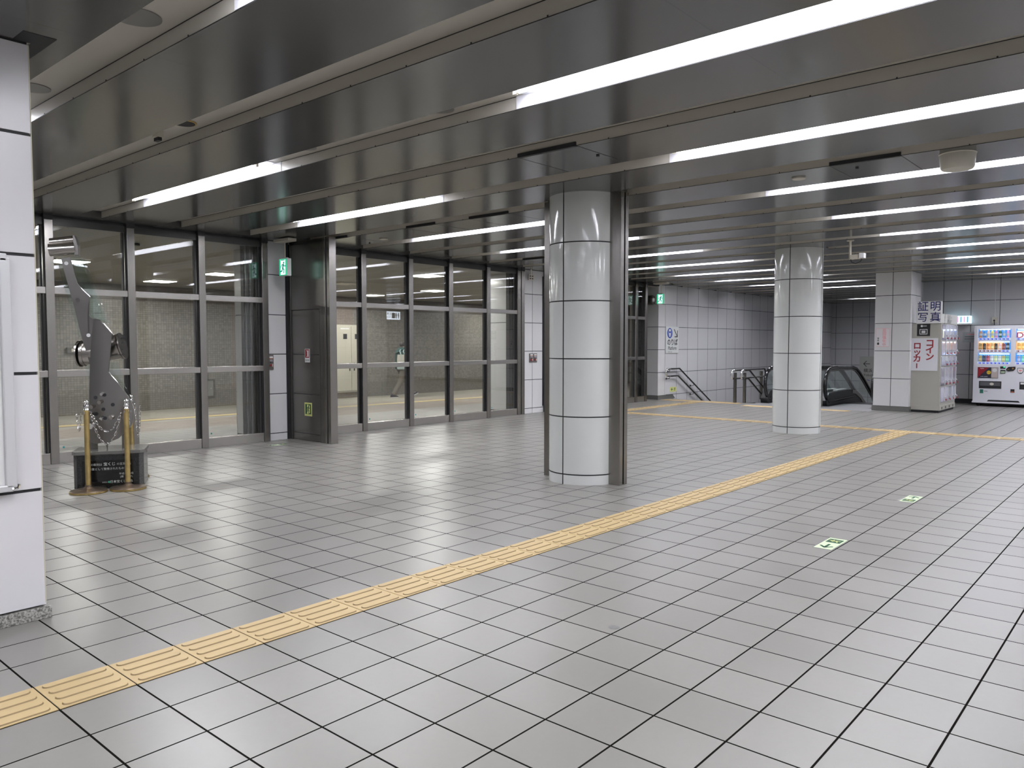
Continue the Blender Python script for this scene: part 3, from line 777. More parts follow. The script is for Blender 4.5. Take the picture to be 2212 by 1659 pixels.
# floor stickers
def floor_sticker(x0, x1, y0, y1, label, flip):
    t = thing('floor_exit_sticker', ((x0+x1)/2, (y0+y1)/2, 0), label, 'floor sign')
    mb = MB(); mb.box(x0-.008, x1+.008, y0-.008, y1+.008, .0002, .001); mb.build('border', mat('grey_tape', (.2, .2, .2), .5), t)
    mb = MB(); mb.box(x0, x1, y0, y1, .001, .0016); mb.build('backing', mat('luminous_pale', (.56, .66, .44), .45), t)
    cx, cy = (x0+x1)/2, (y0+y1)/2; s = flip
    u_, v_ = Vector((-s, 0, 0)), Vector((0, -s, 0))
    # left half arrow, right half doorway
    mb = MB(); o = Vector((cx, cy, .0016))
    up = Vector((0, 0, 1))
    limb(mb, o, Vector((s, 0, 0)), Vector((0, s, 0)), [(-.03, 0), (-.13, 0)], .018, 0, .0006)
    limb(mb, o, Vector((s, 0, 0)), Vector((0, s, 0)), [(-.09, .04), (-.135, 0), (-.09, -.04)], .018, 0, .0006)
    sheet(mb, o+Vector((s*.085, 0, 0)), Vector((s, 0, 0)), Vector((0, s, 0)), .11, .10, .0006, 0)
    mb.build('green_print', M['dkgreen'], t)
    mb = MB(); runner(mb, o+Vector((s*.085, 0, .0008)), Vector((s, 0, 0)), Vector((0, s, 0)), .09, 0, .0005)
    mb.build('figure', M['lumi'], t)
floor_sticker(4.44, 4.79, -1.485, -1.36, 'pale green exit arrow sticker on the floor, the nearer of the two on the right', 1)
floor_sticker(6.59, 6.94, -1.49, -1.37, 'pale green exit arrow sticker on the floor, the farther of the two on the right', -1)
floor_sticker(4.93, 5.20, 6.43, 6.55, 'pale green exit sticker on the floor by the glass wall foot', 1)
mb = MB(); mb.lathe([(.030, 0), (.027, .0012), (.012, .0016)], (2.19, -1.16, 0), 20)
tag(mb.build('floor_stain', mat('grey_stain', (.16, .16, .155), .5)), 'small dark round gum stain on the foreground tiles', 'stain')

# emergency call boxes
def call_box(x0, x1, z0, z1, n, label):
    t = thing('call_box', ((x0+x1)/2, 6.99, z0), label, 'control box')
    mb = MB(); mb.box(x0, x1, 6.985, 7.0, z0, z1); mb.build('plate', mat('taupe_metal', (.16, .145, .14), .4, metal=.5), t, bevel=.002)
    W = (x1-x0)/n; h = z1-z0
    for i in range(n):
        cx = x0+W*(i+.5)
        mb = MB(); mb.box(cx-W*.32, cx+W*.32, 6.979, 6.985, z0+h*.78, z0+h*.90); mb.build('name_plate', M['paper'], t)
        mb = MB(); mb.box(cx-W*.32, cx+W*.32, 6.980, 6.985, z0+h*.74, z0+h*.78); mb.build('orange_stripe', mat('orange_stripe', (.45, .10, .03), .5), t)
        mb = MB(); mb.box(cx-W*.28, cx+W*.3, 6.981, 6.985, z0+h*.55, z0+h*.70); mb.build('grille', mat('grille_grey', (.3, .29, .32), .4), t)
        mb = MB(); mb.cyl((cx-W*.1, 6.972, z0+h*.30), (cx-W*.1, 6.985, z0+h*.30), W*.17, n=18); mb.build('button', M['red'], t)
        mb = MB(); mb.cyl((cx-W*.1, 6.978, z0+h*.50), (cx-W*.1, 6.985, z0+h*.50), W*.10, n=14); mb.build('lock', M['ink'], t)
        mb = MB(); mb.box(cx+W*.18, cx+W*.32, 6.978, 6.985, z0+h*.20, z0+h*.40); mb.build('switch', M['cream'], t)
call_box(5.24, 5.325, 1.065, 1.285, 1, 'small emergency control box with red button on the narrow pier')
call_box(11.32, 11.57, 1.06, 1.25, 2, 'double control box with two red buttons on the wide pier')
t = thing('speaker_plate', (11.32, 6.93, 2.8), 'small square notice plate hanging high on the wide white pier', 'sign')
mb = MB(); mb.box(11.23, 11.40, 6.93, 6.945, 2.76, 2.88); mb.build('plate', M['cream'], t, bevel=.003)
mb = MB()
for x, z in ((11.28, 2.845), (11.35, 2.845), (11.28, 2.795), (11.35, 2.795)): mb.box(x-.022, x+.018, 6.927, 6.93, z-.014, z+.012)
mb.build('printed_marks', mat('dark_print', (.06, .05, .05), .5), t)
mb = MB(); mb.box(11.30, 11.33, 6.935, 6.945, 2.88, HC); mb.build('hanger', M['cream'], t)

# notice board on the near pillar
t = thing('notice_board', (-.06, 1.17, .7), 'white framed notice board on the near tiled pillar, cut by the left edge', 'notice board')
mb = MB(); mb.box(-.36, .195, 1.165, 1.2, .72, 1.88); mb.build('board', M['paper'], t)
alf = mat('grey_alu', (.62, .62, .63), .35, metal=.3)
mb = MB()
mb.box(.165, .215, 1.145, 1.2, .72, 1.88); mb.box(-.38, -.33, 1.145, 1.2, .72, 1.88); mb.box(-.38, .20, 1.145, 1.2, 1.86, 1.90); mb.box(-.38, .20, 1.145, 1.2, .70, .735)
mb.build('frame', alf, t, bevel=.006)
mb = MB(); mb.tube([(.19, 1.15, .712), (.215, 1.15, .715), (.222, 1.15, .735)], .008, 8); mb.build('corner_clip', M['chrome'], t)
t = thing('poster_frame', (.1, 1.18, 1.92), 'small framed sheet just above the notice board on the near pillar', 'poster')
mb = MB(); mb.box(-.30, .205, 1.18, 1.2, 1.915, 2.05) if False else mb.box(-.30, .15, 1.18, 1.2, 1.92, 2.3); mb.build('sheet', M['paper'], t)
mb = MB(); mb.box(.15, .165, 1.175, 1.2, 1.92, 2.3); mb.box(-.3, .15, 1.175, 1.2, 1.905, 1.92); mb.build('frame', M['chrome'], t)

# platform sign on the stair wall (Y = 7, reading direction +X seen from -Y)
u, v = XP, ZP
t = thing('platform_sign', (17.24, 6.985, 1.2), 'white platform sign with blue train symbol and arrow on the stair wall', 'sign')
mb = MB(); mb.box(16.90, 17.58, 6.975, 7.0, 1.20, 1.90); mb.build('board', mat('sign_white', (.62, .64, .63), .35), t, bevel=.004)
mb = MB()
circ = lambda r, sx=1, sy=1, n=28: [(r*sx*math.cos(2*PI*i/n), r*sy*math.sin(2*PI*i/n)) for i in range(n)]
mb.prism(circ(.135), (17.10, 6.975, 1.73), u, v, (0, -.001, 0), 0)
mb.build('train_disc', M['blue'], t)
mb = MB()
mb.prism([(-.055, -.07), (.055, -.07), (.065, .0), (.055, .085), (.03, .1), (-.03, .1), (-.055, .085), (-.065, 0)], (17.10, 6.974, 1.735), u, v, (0, -.001, 0), 0)
mb.prism([(-.05, -.10), (.05, -.10), (.02, -.075), (-.02, -.075)], (17.10, 6.974, 1.735), u, v, (0, -.001, 0), 0)
mb.build('train_front', M['paper'], t)
mb = MB(); sheet(mb, (17.10, 6.9725, 1.755), u, v, .09, .05, .0008, 0)
for dx in (-.03, .03): mb.prism(circ(.010), (17.10+dx, 6.9725, 1.69), u, v, (0, -.0008, 0), 0)
mb.build('train_window', M['blue'], t)
mb = MB()
limb(mb, Vector((17.42, 6.975, 1.73)), u, v, [(-.09, .10), (.08, -.09)], .028, 0, .001)
limb(mb, Vector((17.42, 6.975, 1.73)), u, v, [(-.06, -.095), (.085, -.095), (.085, .07)], .026, 0, .001)
mb.text('のりば', .185, (17.24, 6.975, 1.48), u, v, 0, .022, sx=1.0)
mb.text('Platform', .135, (17.24, 6.975, 1.33), u, v, 0, .010, sx=.98)
mb.text('승강장  站台', .04, (17.12, 6.975, 1.235), u, v, 0, .0)
mb.build('lettering', M['ink'], t)
t = thing('stair_exit_sticker', (17.35, 6.995, .16), 'small yellow green exit sticker low on the stair wall', 'sign')
mb = MB(); mb.box(17.17, 17.52, 6.996, 7.0, .17, .30); mb.build('backing', M['lumi'], t)
mb = MB()
limb(mb, Vector((17.29, 6.996, .235)), u, v, [(.04, 0), (-.06, 0)], .018, 0, .001); limb(mb, Vector((17.29, 6.996, .235)), u, v, [(-.02, .035), (-.06, 0), (-.02, -.035)], .016, 0, .001)
runner(mb, Vector((17.42, 6.996, .235)), u, v, .11, 0, .001); mb.build('pictogram', M['dkgreen'], t)

# sign on the far end wall (X = 29.5; reading direction -Y)
u, v = Vector((0, -1, 0)), ZP
t = thing('track_sign', (29.48, 5.2, 0), 'grey white platform number sign on the end wall above the escalator', 'sign')
mb = MB(); mb.box(29.46, 29.5, 4.3, 5.93, -.35, .98); mb.build('board', mat('sign_grey', (.40, .40, .375), .4), t)
mb = MB()
limb(mb, Vector((29.46, 5.66, .70)), u, v, [(.10, 0), (-.12, 0)], .022, 0, .002); limb(mb, Vector((29.46, 5.66, .70)), u, v, [(-.02, .10), (-.12, 0), (-.02, -.10)], .022, 0, .002)
mb.text('2', .34, (29.46, 5.28, .70), u, v, 0, .01, ext=.002)
mb.text('横浜', .16, (29.46, 5.62, .44), u, v, 0, .004, ext=.002); mb.text('方面', .16, (29.46, 5.1, .44), u, v, 0, .004, ext=.002)
mb.text('Yokohama', .13, (29.46, 5.50, .28), u, v, 0, .0, ext=.002)
mb.build('lettering', M['ink'], t)
mb = MB(); mb.prism(circ(.09), (29.46, 5.38, .09), u, v, (-.002, 0, 0), 0); limb(mb, Vector((29.46, 5.6, .09)), u, v, [(-.05, .01), (.05, -.01)], .02, 0, .002)
mb.build('line_mark', M['blue'], t)

# hanging restroom sign behind the camera, seen in the glass
u, v = Vector((-1, 0, 0)), ZP
t = thing('restroom_sign', (19.15, -6.85, 2.4), 'lit white restroom sign, seen mirrored in the glass left of the walking man', 'sign')
mb = MB(); mb.box(18.60, 19.72, -6.95, -6.80, 2.42, 2.76); mb.build('housing', M['paper'], t)
mb = MB(); mb.cyl((18.85, -6.88, 2.76), (18.85, -6.88, HC), .012); mb.cyl((19.45, -6.88, 2.76), (19.45, -6.88, HC), .012); mb.build('rods', M['cream'], t)
mb = MB(); sheet(mb, (19.16, -6.80, 2.59), u, v, 1.10, .32, .002, 0); mb.build('lit_face', mat('lit_sign_face', (.8, .8, .85), .4, emit=(.80, .88, 1.0), es=6.5), t)
mb = MB(); y0 = -6.797
sheet(mb, (19.36, y0, 2.59), u, v, .17, .22, .001, 0)
mb.text('お手洗', .13, (19.08, y0, 2.64), u, v, 0, .01); mb.text('Rest Room', .08, (19.04, y0, 2.53), u, v, 0, .0); mb.text('화장실', .04, (18.72, y0, 2.56), u, v, 0, 0); mb.text('卫生间', .04, (18.72, y0, 2.51), u, v, 0, 0)
mb.build('lettering', M['ink'], t)
def pict(mb, x, z, y, m=0):
    o = Vector((x, y, z))
    mb.prism(circ(.024), o+v*.095, u, v, (0, .001, 0), m); sheet(mb, o+v*.02, u, v, .075, .10, .001, m); sheet(mb, o-v*.07, u, v, .045, .10, .001, m)
mb = MB(); pict(mb, 19.50, 2.59, y0); mb.build('man_figure', M['blue'], t)
mb = MB(); pict(mb, 19.62, 2.59, y0); mb.build('woman_figure', M['red'], t)
mb = MB(); mb.prism(circ(.02), Vector((19.37, y0+.0015, 2.665)), u, v, (0, .001, 0), 0); limb(mb, Vector((19.36, y0+.0015, 2.59)), u, v, [(-.01, .05), (-.005, -.01), (.045, -.015), (.055, -.06)], .018, 0, .001)
mb.build('wheelchair_figure', M['paper'], t)
# yellow hanging sign in the corridor
t = thing('yellow_sign', (15.1, 9.5, 2.3), 'lit yellow sign in the corridor, glimpsed left of the near round column', 'sign')
mb = MB(); mb.box(14.80, 15.5, 9.5, 9.62, 2.30, 2.56); mb.build('lit_face', mat('lit_yellow', (.9, .7, .05), .4, emit=(1., .78, .03), es=1.6), t)
mb = MB(); mb.cyl((14.9, 9.56, 2.56), (14.9, 9.56, 2.9), .012); mb.cyl((15.4, 9.56, 2.56), (15.4, 9.56, 2.9), .012); mb.build('rods', M['cream'], t)

# cabinet in the mosaic wall
t = thing('wall_cabinet', (13.7, 16.3, -.05), 'tall cream double-door cabinet set in the mosaic wall', 'cabinet')
mb = MB(); mb.box(13.10, 14.35, 16.26, 16.3, -.05, 2.04); mb.build('frame', M['ivory'], t, bevel=.005)
for a, c in ((13.15, 13.80), (13.812, 14.30)):
    d = MB().box(a, c, 16.235, 16.262, .0, 1.99).build('door', M['ivory'], t, bevel=.004)
    xx = a+.42 if a < 13.5 else a+.20
    mb = MB(); mb.box(xx-.07, xx+.07, 16.23, 16.236, 1.60, 1.76); mb.build('vent_window', M['ink'], d)
    hx = c-.07 if a < 13.5 else a+.09
    mb = MB(); mb.box(hx-.018, hx+.018, 16.215, 16.236, .62, .86); mb.build('handle', M['steel_dk'], d)
mb = MB(); mb.box(13.40, 13.72, 16.232, 16.236, 1.90, 1.94); mb.build('name_plate', M['paper'], t)
t = thing('inspection_hatch', (9.1, 16.3, .03), 'small grey metal hatch low in the mosaic wall', 'hatch')
mb = MB(); mb.box(8.78, 9.32, 16.27, 16.3, .02, .52); mb.build('frame', M['steel_dk'], t, bevel=.004)
mb = MB(); mb.box(8.83, 9.27, 16.262, 16.275, .07, .47); mb.build('door', mat('grey_hatch', (.2, .2, .19), .4), t); mb = MB(); mb.cyl((9.2, 16.255, .27), (9.2, 16.262, .27), .012); mb.build('knob', M['chrome'], t)
t = thing('wall_box', (5.8, 16.3, 1.25), 'small grey wall box left of the sculpture drum', 'control box')
mb = MB(); mb.box(5.70, 5.90, 16.22, 16.3, 1.24, 1.37); mb.build('case', mat('grey_case', (.12, .12, .11), .5), t, bevel=.005); mb = MB(); mb.box(5.79, 5.88, 16.215, 16.22, 1.27, 1.34); mb.build('face', M['cream'], t)
disc_thing('corridor_sensor', 3.85, 8.2, 2.9, .07, .03, 'small dark sensor on the corridor ceiling right of the sculpture top', M['ink'], cat='sensor')

# ------------------------------------------------------------------ stairs
t = thing('staircase', (17.2, 6, 0), 'grey staircase going down beside the white wall', 'stairs')
mb = MB(); nstep = 31; st = .30; rs = 5.0/nstep
for i in range(nstep): mb.box(17.0+st*i, 17.0+st*(i+1), 4.95, 6.99, -5.2, -rs*(i+1), 0)
mb.build('steps', mat('step_grey', (.26, .26, .26), .5), t)
mb = MB()
for i in range(nstep): mb.box(17.0+st*i-.0, 17.0+st*i+.04, 4.97, 6.97, -rs*i-.012, -rs*i-.0005 if i else -.001)
mb.build('nosing', M['yellow'], t)
slope = rs/st
t = thing('wall_handrail', (16.8, 6.92, .74), 'dark double handrail fixed to the stair wall', 'handrail')
hr = mat('handrail_brown_steel', (.10, .095, .095), .22, metal=.8)
yy = 6.90
def down(x0, z0, x1): return (x1, yy, z0-slope*(x1-x0))
mb = MB(); mb.tube([(17.0, yy, .79), (17.50, yy, .79)]+[down(17.5, .79, 25)], .021, 12, caps=True)
mb.tube([(17.0, yy, .60), (17.42, yy, .60)]+[down(17.42, .60, 25)], .021, 12); mb.build('rails', hr, t)
mb = MB(); mb.tube([(17.02, yy, .79)]+[(16.86-.075*math.sin(a), yy, .695+.095*math.cos(a)) for a in [PI*k/10 for k in range(11)]]+[(17.02, yy, .60)], .023, 12); mb.build('end_loop', M['chrome'], t)
mb = MB()
for x in (16.98, 18.3, 19.8, 21.3):
    for z0, xs_ in ((.79, 17.5), (.60, 17.42)):
        z = z0 if x < xs_ else z0-slope*(x-xs_)
        mb.tube([(x, yy, z-.02), (x, yy, z-.055), (x-.02, yy+.04, z-.065), (x-.02, 6.995, z-.065)], .008, 8); mb.cyl((x-.02, 6.985, z-.065), (x-.02, 6.999, z-.065), .025, n=14)
mb.build('brackets', hr, t)
def post_rail(label, y, x0, level, length):
    global yy
    yy = y
    t = thing('stair_railing', (x0+.25, y, 0), label, 'railing')
    mb = MB()
    if level:
        mb.tube([(x0+.12, y, .80), (x0+length, y, .80), (x0+length+.05, y, .74), (x0+length+.05, y, .66), (x0+length, y, .60), (x0+.12, y, .60)], .021, 12)
    else:
        mb.tube([(x0+.12, y, .80), (x0+.42, y, .80), down(x0+.42, .80, 24)], .021, 12); mb.tube([(x0+.12, y, .60), (x0+.36, y, .60), down(x0+.36, .60, 24)], .021, 12)
    mb.build('rails', hr, t)
    mb = MB(); mb.tube([(x0+.13, y, .80)]+[(x0+.02-.07*math.sin(a), y, .70+.10*math.cos(a)) for a in [PI*k/10 for k in range(11)]]+[(x0+.13, y, .60)], .023, 12); mb.build('end_loop', M['chrome'], t)
    for x in ([x0+.25, x0+length*.95] if level else [x0+.25, x0+1.5, x0+3]):
        zz = .74 if level or x < x0+.4 else .74-slope*(x-x0-.42)
        zb = 0 if level or x < x0+.4 else -rs*math.ceil((x-17.0)/st)
        mb = MB(); mb.box(x-.035, x+.035, y+.015, y+.075, zb, zz); mb.build('post', mat('post_grey', (.28, .27, .25), .4, metal=.4) if False else M['steel_dk'], t, bevel=.006)
post_rail('level double rail with posts between stairs and escalators', 4.98, 16.62, True, 1.9)
post_rail('sloping double rail with posts going down between stairs and escalators', 4.78, 16.72, False, 0)
mb = MB(); mb.box(16.95, 29.5, 4.70, 4.95, -5.2, -.02)
# sloping divider wall follows the stair
mb = MB(); mb.prism([(16.95, -.001), (17.3, -.001), (26.4, -5.0), (26.4, -5.2), (16.95, -5.2)], (0, 4.69, 0), XP, ZP, (0, .24, 0))
tag(mb.build('wall_divider', M['granite_gy']), kind='structure')

# ------------------------------------------------------------------ escalators
ES = math.tan(math.radians(30))
def escalator(yc, label):
    t = thing('escalator', (17.3, yc, 0), label, 'escalator', 'escalators down to the platform')
    X0 = 17.14; xt = 19.2
    for sg in (-1, 1):
        y = yc+sg*.52
        # handrail loop
        R_ = .40; cz = .47; cxn = X0+R_+.03
        path = [(19.3, y, .14), (cxn+.1, y, .10), (cxn-.15, y, cz-R_*.93+.02)]
        path += [(cxn-R_*math.cos(a), y, cz+R_*math.sin(a)*1.0) for a in [-PI/2.6+(PI/2+PI/2.6)*k/12 for k in range(13)]]
        path += [(18.4, y, cz+R_), (19.1, y, cz+R_-.005), (19.4, y, cz+R_-.05), (19.65, y, cz+R_-.15), (20.0, y, cz+R_-.33), (26.5, y, cz+R_-.33-ES*6.5)]
        mb = MB(); mb.tube(path, .040, 12); mb.build('handrail', M['rubber'], t)
        # inner rail strip under the handrail
        mb = MB(); p2 = [(cxn-(R_-.05)*math.cos(a), y, cz+(R_-.05)*math.sin(a)) for a in [-PI/4+(PI/2+PI/4)*k/10 for k in range(11)]]+[(18.4, y, cz+R_-.05), (19.05, y, cz+R_-.055), (19.33, y, cz+R_-.10), (19.6, y, cz+R_-.21), (19.95, y, cz+R_-.39), (26.5, y, cz+R_-.39-ES*6.5)]
        mb.tube(p2, .022, 8); mb.build('rail_track', M['steel_dk'], t)
        # glass panel
        g = [(cxn-.30, .18), (cxn-.34, .35), (cxn-.33, .6), (cxn-.2, .78), (cxn, .83), (18.4, .83), (19.1, .81), (19.55, .66), (19.95, .47), (26.5, .47-ES*6.5), (26.5, -.25-ES*6.5), (19.9, -.05), (19.2, .24), (18.4, .25)]
        mb = MB(); mb.prism(g, (0, y-.005, 0), XP, ZP, (0, .010, 0)); mb.build('glass_panel', M['glass_g'], t)
        # skirt / base cladding
        s = [(X0+.16, 0), (X0+.12, .12), (X0+.3, .30), (X0+.7, .315), (18.9, .32), (19.3, .29), (19.7, .17), (20.05, -.02), (26.5, -.10-ES*6.4), (26.5, -.7-ES*6.4), (20.0, -.6), (X0+.16, -.6)]
        yo = y if sg > 0 else y-.16
        mb = MB(); mb.prism(s, (0, yo-.02 if sg > 0 else yo, 0), XP, ZP, (0, .18, 0)); mb.build('base_cladding', M['blackp'], t, bevel=.012)
        d = [(19.05, .31), (19.35, .275), (19.75, .13), (20.1, -.06), (26.5, -.06-ES*6.4), (26.5, -.16-ES*6.4), (20.05, -.16), (19.7, .05), (19.3, .19), (19.05, .22)]
        mb = MB(); mb.prism(d, (0, yo-.035 if sg > 0 else yo-.012, 0), XP, ZP, (0, .205, 0)); mb.build('decking_strip', M['steel'], t)
        mb = MB(); mb.box(18.1, 18.75, yo+.02, yo+.12, .322, .345); mb.build('deck_light', mat('white_strip', (.8, .8, .78), .3), t)
    mb = MB(); mb.box(16.36, 18.3, yc-.44, yc+.44, -.03, .004)
    mb.box(16.36, 17.2, yc-.69, yc+.69, -.03, .0035); mb.build('floor_plate', M['plate'], t)
    mb = MB()
    for i in range(24):
        x = 18.3+.4*i; z = 0 if x < 19.0 else -(x-19.0)*ES
        if x > 26: break
        mb.box(x, x+.4, yc-.42, yc+.42, z-.35, z-.001)
    mb.build('steps', M['blackp'], t)
escalator(3.87, 'left escalator, its front mostly hidden behind the second round column')
escalator(2.44, 'right escalator with black handrail and glass sides, beside the square pillar')
mb = MB(); mb.box(16.95, 26.5, 1.9, 4.7, -5.2, -5.0); tag(mb.build('trim_1', M['blackp']), kind='structure')
t = thing('sensor_post', (17.2, 3.17, 0), 'short grey post with white label between the two escalators', 'post')
mb = MB(); mb.box(16.98, 17.10, 2.98, 3.16, .005, .62); mb.build('body', mat('post_taupe', (.22, .21, .19), .4), t, bevel=.006)
mb = MB(); mb.box(16.975, 16.98, 2.99, 3.15, .47, .52); mb.build('label_strip', M['paper'], t)
mb = MB(); mb.box(16.974, 16.98, 3.01, 3.13, .525, .545); mb.build('slot', M['ink'], t)

# poster on the square pillar (face X = 16.8, reading direction -Y)
u, v = Vector((0, -1, 0)), ZP
t = thing('wall_poster', (16.79, 1.63, 1.37), 'white poster with pink vertical lettering on the square pillar', 'poster')
mb = MB(); mb.box(16.792, 16.80, 1.49, 1.77, 1.38, 1.78); mb.build('sheet', mat('poster_white', (.62, .60, .61), .35), t)
mb = MB()
for i, ch in enumerate('巡回強化中'): mb.text(ch, .078, (16.792, 1.60, 1.735-.077*i), u, v, 0, .01)
for a in ((1.495, 1.50, 1.385, 1.775), (1.76, 1.765, 1.385, 1.775), (1.495, 1.765, 1.385, 1.39), (1.495, 1.765, 1.77, 1.775)): mb.box(16.7915, 16.792, *a)
mb.build('pink_lettering', M['pink'], t)
mb = MB()
for i, ch in enumerate('警察'): mb.text(ch, .04, (16.792, 1.72, 1.56-.045*i), u, v, 0, .01)
mb.prism(circ(.028, .8, 1), (16.792, 1.72, 1.45), u, v, (-.0008, 0, 0), 0)
mb.build('black_lettering', M['ink'], t)

# ------------------------------------------------------------------ coin lockers
LX0, LX1, LY0, LY1 = 16.93, 18.35, .53, 1.07
t = thing('coin_locker', ((LX0+LX1)/2, .8, 0), 'bank of coin lockers with grey end panel beside the square pillar', 'locker')
gpl = mat('locker_grey', (.36, .35, .31), .4)
mb = MB(); mb.box(LX0, LX1, LY0, LY1+.02, .10, 1.87); mb.build('carcass', gpl, t, bevel=.004)
mb = MB(); mb.box(LX0+.02, LX1-.02, LY0+.02, LY1, 0, .05); mb.build('plinth', M['black'], t)
mb = MB(); mb.box(LX0-.004, LX1+.004, LY0-.008, LY1+.02, .05, .145); mb.build('kick_panel', gpl, t, bevel=.003)
mb = MB()
for i in range(4): mb.box(LX0+.16+i*.34, LX0+.21+i*.34, LY0-.012, LY0-.008, .07, .12)
mb.build('kick_vent', M['ink'], t)
mb = MB(); mb.box(LX0+.02, LX1, LY0-.01, LY0+.05, 1.875, 2.07); mb.build('header', mat('header_grey', (.48, .48, .46), .4), t)
u_, v_ = XP, ZP
mb = MB(); mb.text('使用方法', .06, (LX0+.22, LY0-.011, 1.97), Vector((0, 0, -1)), XP, 0, .02)
for q in range(5): mb.text(['コインを入れて', 'カギを抜いてください', '一日三百円', '保管期間は三日間です', '係員 お問い合わせ'][q], .042, (LX0+.45, LY0-.011, 2.04-.036*q), u_, v_, 0, .005, align='LEFT')
mb.build('header_lettering', M['ink'], t)
lockdoor = mat('locker_door', (.50, .50, .60), .12, metal=.35)
lockdoor2 = mat('locker_door_clear', (.42, .42, .50), .10, metal=.45)
rowz = [(1.52, 1.86), (1.20, 1.50), (.97, 1.18), (.56, .95), (.22, .54)]
cw = (LX1-LX0-.06)/4
for j, (z0, z1) in enumerate(rowz):
    for i in range(4):
        a = LX0+.03+cw*i
        d = MB().box(a+.01, a+cw-.035, LY0-.014, LY0, z0+.006, z1-.006).build('door', lockdoor if (i+j) % 3 else lockdoor2, t, bevel=.003)
        mb = MB(); mb.box(a+cw-.03, a+cw-.006, LY0-.024, LY0, z0+.01, z1-.01); mb.build('lock_strip', alf, d)
        mb = MB(); mb.cyl((a+cw-.018, LY0-.045, z0+.10), (a+cw-.018, LY0-.024, z0+.10), .017, n=12); mb.box(a+cw-.024, a+cw-.012, LY0-.06, LY0-.045, z0+.055, z0+.10); mb.build('key', M['chrome'], d)
        mb = MB(); mb.box(a+cw-.055, a+cw+.0, LY0-.066, LY0-.05, z0+.03, z0+.058); mb.build('key_tag', M['red'], d)
        if j in (0, 2, 3): MB().box(a+.03, a+cw-.06, LY0-.0145, LY0-.0135, z0+.02, z0+.032).build('name_strip', M['ink'], d)
mb = MB(); mb.box(LX0+.04, LX0+.16, LY0-.017, LY0-.0141, 1.57, 1.73); mb.build('price_card', mat('price_card', (.62, .66, .5), .5), t)
u, v = Vector((0, -1, 0)), ZP
t2 = thing('locker_icon', (16.92, .86, 1.73), 'black luggage locker symbol on the grey locker end panel', 'sign')
mb = MB(); mb.box(16.924, 16.93, .74, .99, 1.61, 1.86); mb.build('plate', M['ink'], t2, bevel=.018)
mb = MB(); o = Vector((16.9235, .865, 1.735))
def frame2(mb, o, w, h, th_, m=0):
    for a, b, c, d in ((-w, w, h-th_, h), (-w, w, -h, -h+th_), (-w, -w+th_, -h, h), (w-th_, w, -h, h)): mb.prism([(a, c), (b, c), (b, d), (a, d)], o, u, v, (-.001, 0, 0), m)
frame2(mb, o-v*.035, .075, .055, .012)
for a in (-.036, -.01, .016): mb.prism([(a, -.065), (a+.020, -.065), (a+.020, -.01), (a, -.01)], o, u, v, (-.001, 0, 0), 0)
mb.prism(circ(.022), o+v*.085-u*.035, u, v, (-.001, 0, 0), 0); mb.prism([(-.02, .08), (.06, .08), (.06, .092), (-.02, .092)], o, u, v, (-.001, 0, 0), 0)
mb.build('pictogram', M['paper'], t2)
t2 = thing('locker_sign', (16.92, .855, .88), 'white board with red katakana on the locker end panel', 'sign')
mb = MB(); mb.box(16.918, 16.93, .585, 1.125, .88, 1.565); mb.build('board', mat('sign_cool_white', (.64, .64, .68), .35), t2, bevel=.003)
mb = MB()
for i, ch in enumerate('コイン'): mb.text(ch, .175, (16.918, .735, 1.455-.145*i), u, v, 0, .028)
mb.build('lettering', M['red'], t2)
mb = MB()
for i, ch in enumerate('ロッカ'): mb.text(ch, .165, (16.918, .975, 1.395-.135*i), u, v, 0, .028)
mb.box(16.917, 16.918, .965, .987, .93, 1.035)
mb.build('lettering', M['red'], t2)
t2 = thing('photo_sign', (16.92, .73, 1.89), 'white board with dark blue kanji standing on top of the lockers', 'sign')
mb = MB(); mb.box(16.90, 16.94, .525, 1.0, 1.872, 2.33); mb.build('board', M['paper'], t2, bevel=.003)
mb = MB()
for ch, y, z in (('証', .88, 2.215), ('明', .645, 2.215), ('写', .88, 1.99), ('真', .645, 1.99)): mb.text(ch, .215, (16.90, y, z), u, v, 0, .008)
mb.build('lettering', M['navy'], t2)

# light box, notice and outlet on the back wall
t = thing('light_box', (20.3, .8, 1.92), 'small lit light box on the back wall behind the lockers', 'sign')
mb = MB(); mb.box(20.22, 20.4, .62, 1.15, 1.94, 2.12); mb.build('lit_face', mat('lightbox_lit', (.7, .85, .9), .4, emit=(.62, .90, 1.0), es=1.4), t)
mb = MB(); mb.box(20.2, 20.4, .62, 1.15, 1.905, 1.94); mb.build('ledge', M['paper'], t)
mb = MB()
for i in range(6): mb.box(20.217, 20.22, .66+.07*i, .69+.07*i, 1.96, 2.10, i % 2)
mb.build('coloured_stripes', [mat('lit_blue', (.1, .2, .7), .4, emit=(.2, .45, .9), es=.8), mat('lit_pink', (.7, .3, .5), .4, emit=(.8, .5, .7), es=.8)], t)
t = thing('wall_notice', (20.39, .66, 1.48), 'pale notice sheet on the back wall left of the vending machine', 'notice')
mb = MB(); mb.box(20.394, 20.4, .45, .80, 1.48, 1.73); mb.build('sheet', mat('notice_grey', (.36, .38, .40), .45), t)
mb = MB(); mb.box(20.393, 20.394, .48, .70, 1.665, 1.685, 1)
for z in (1.61, 1.56): mb.box(20.393, 20.394, .48, .76, z, z+.010, 0)
mb.build('printed_lines', [M['ink'], M['pink']], t)
t = thing('wall_outlet', (20.37, .14, 1.95), 'cream wall outlet with black cord above the vending machine', 'outlet')
mb = MB(); mb.box(20.36, 20.4, .08, .20, 1.94, 2.08); mb.build('box', M['cream'], t, bevel=.006)
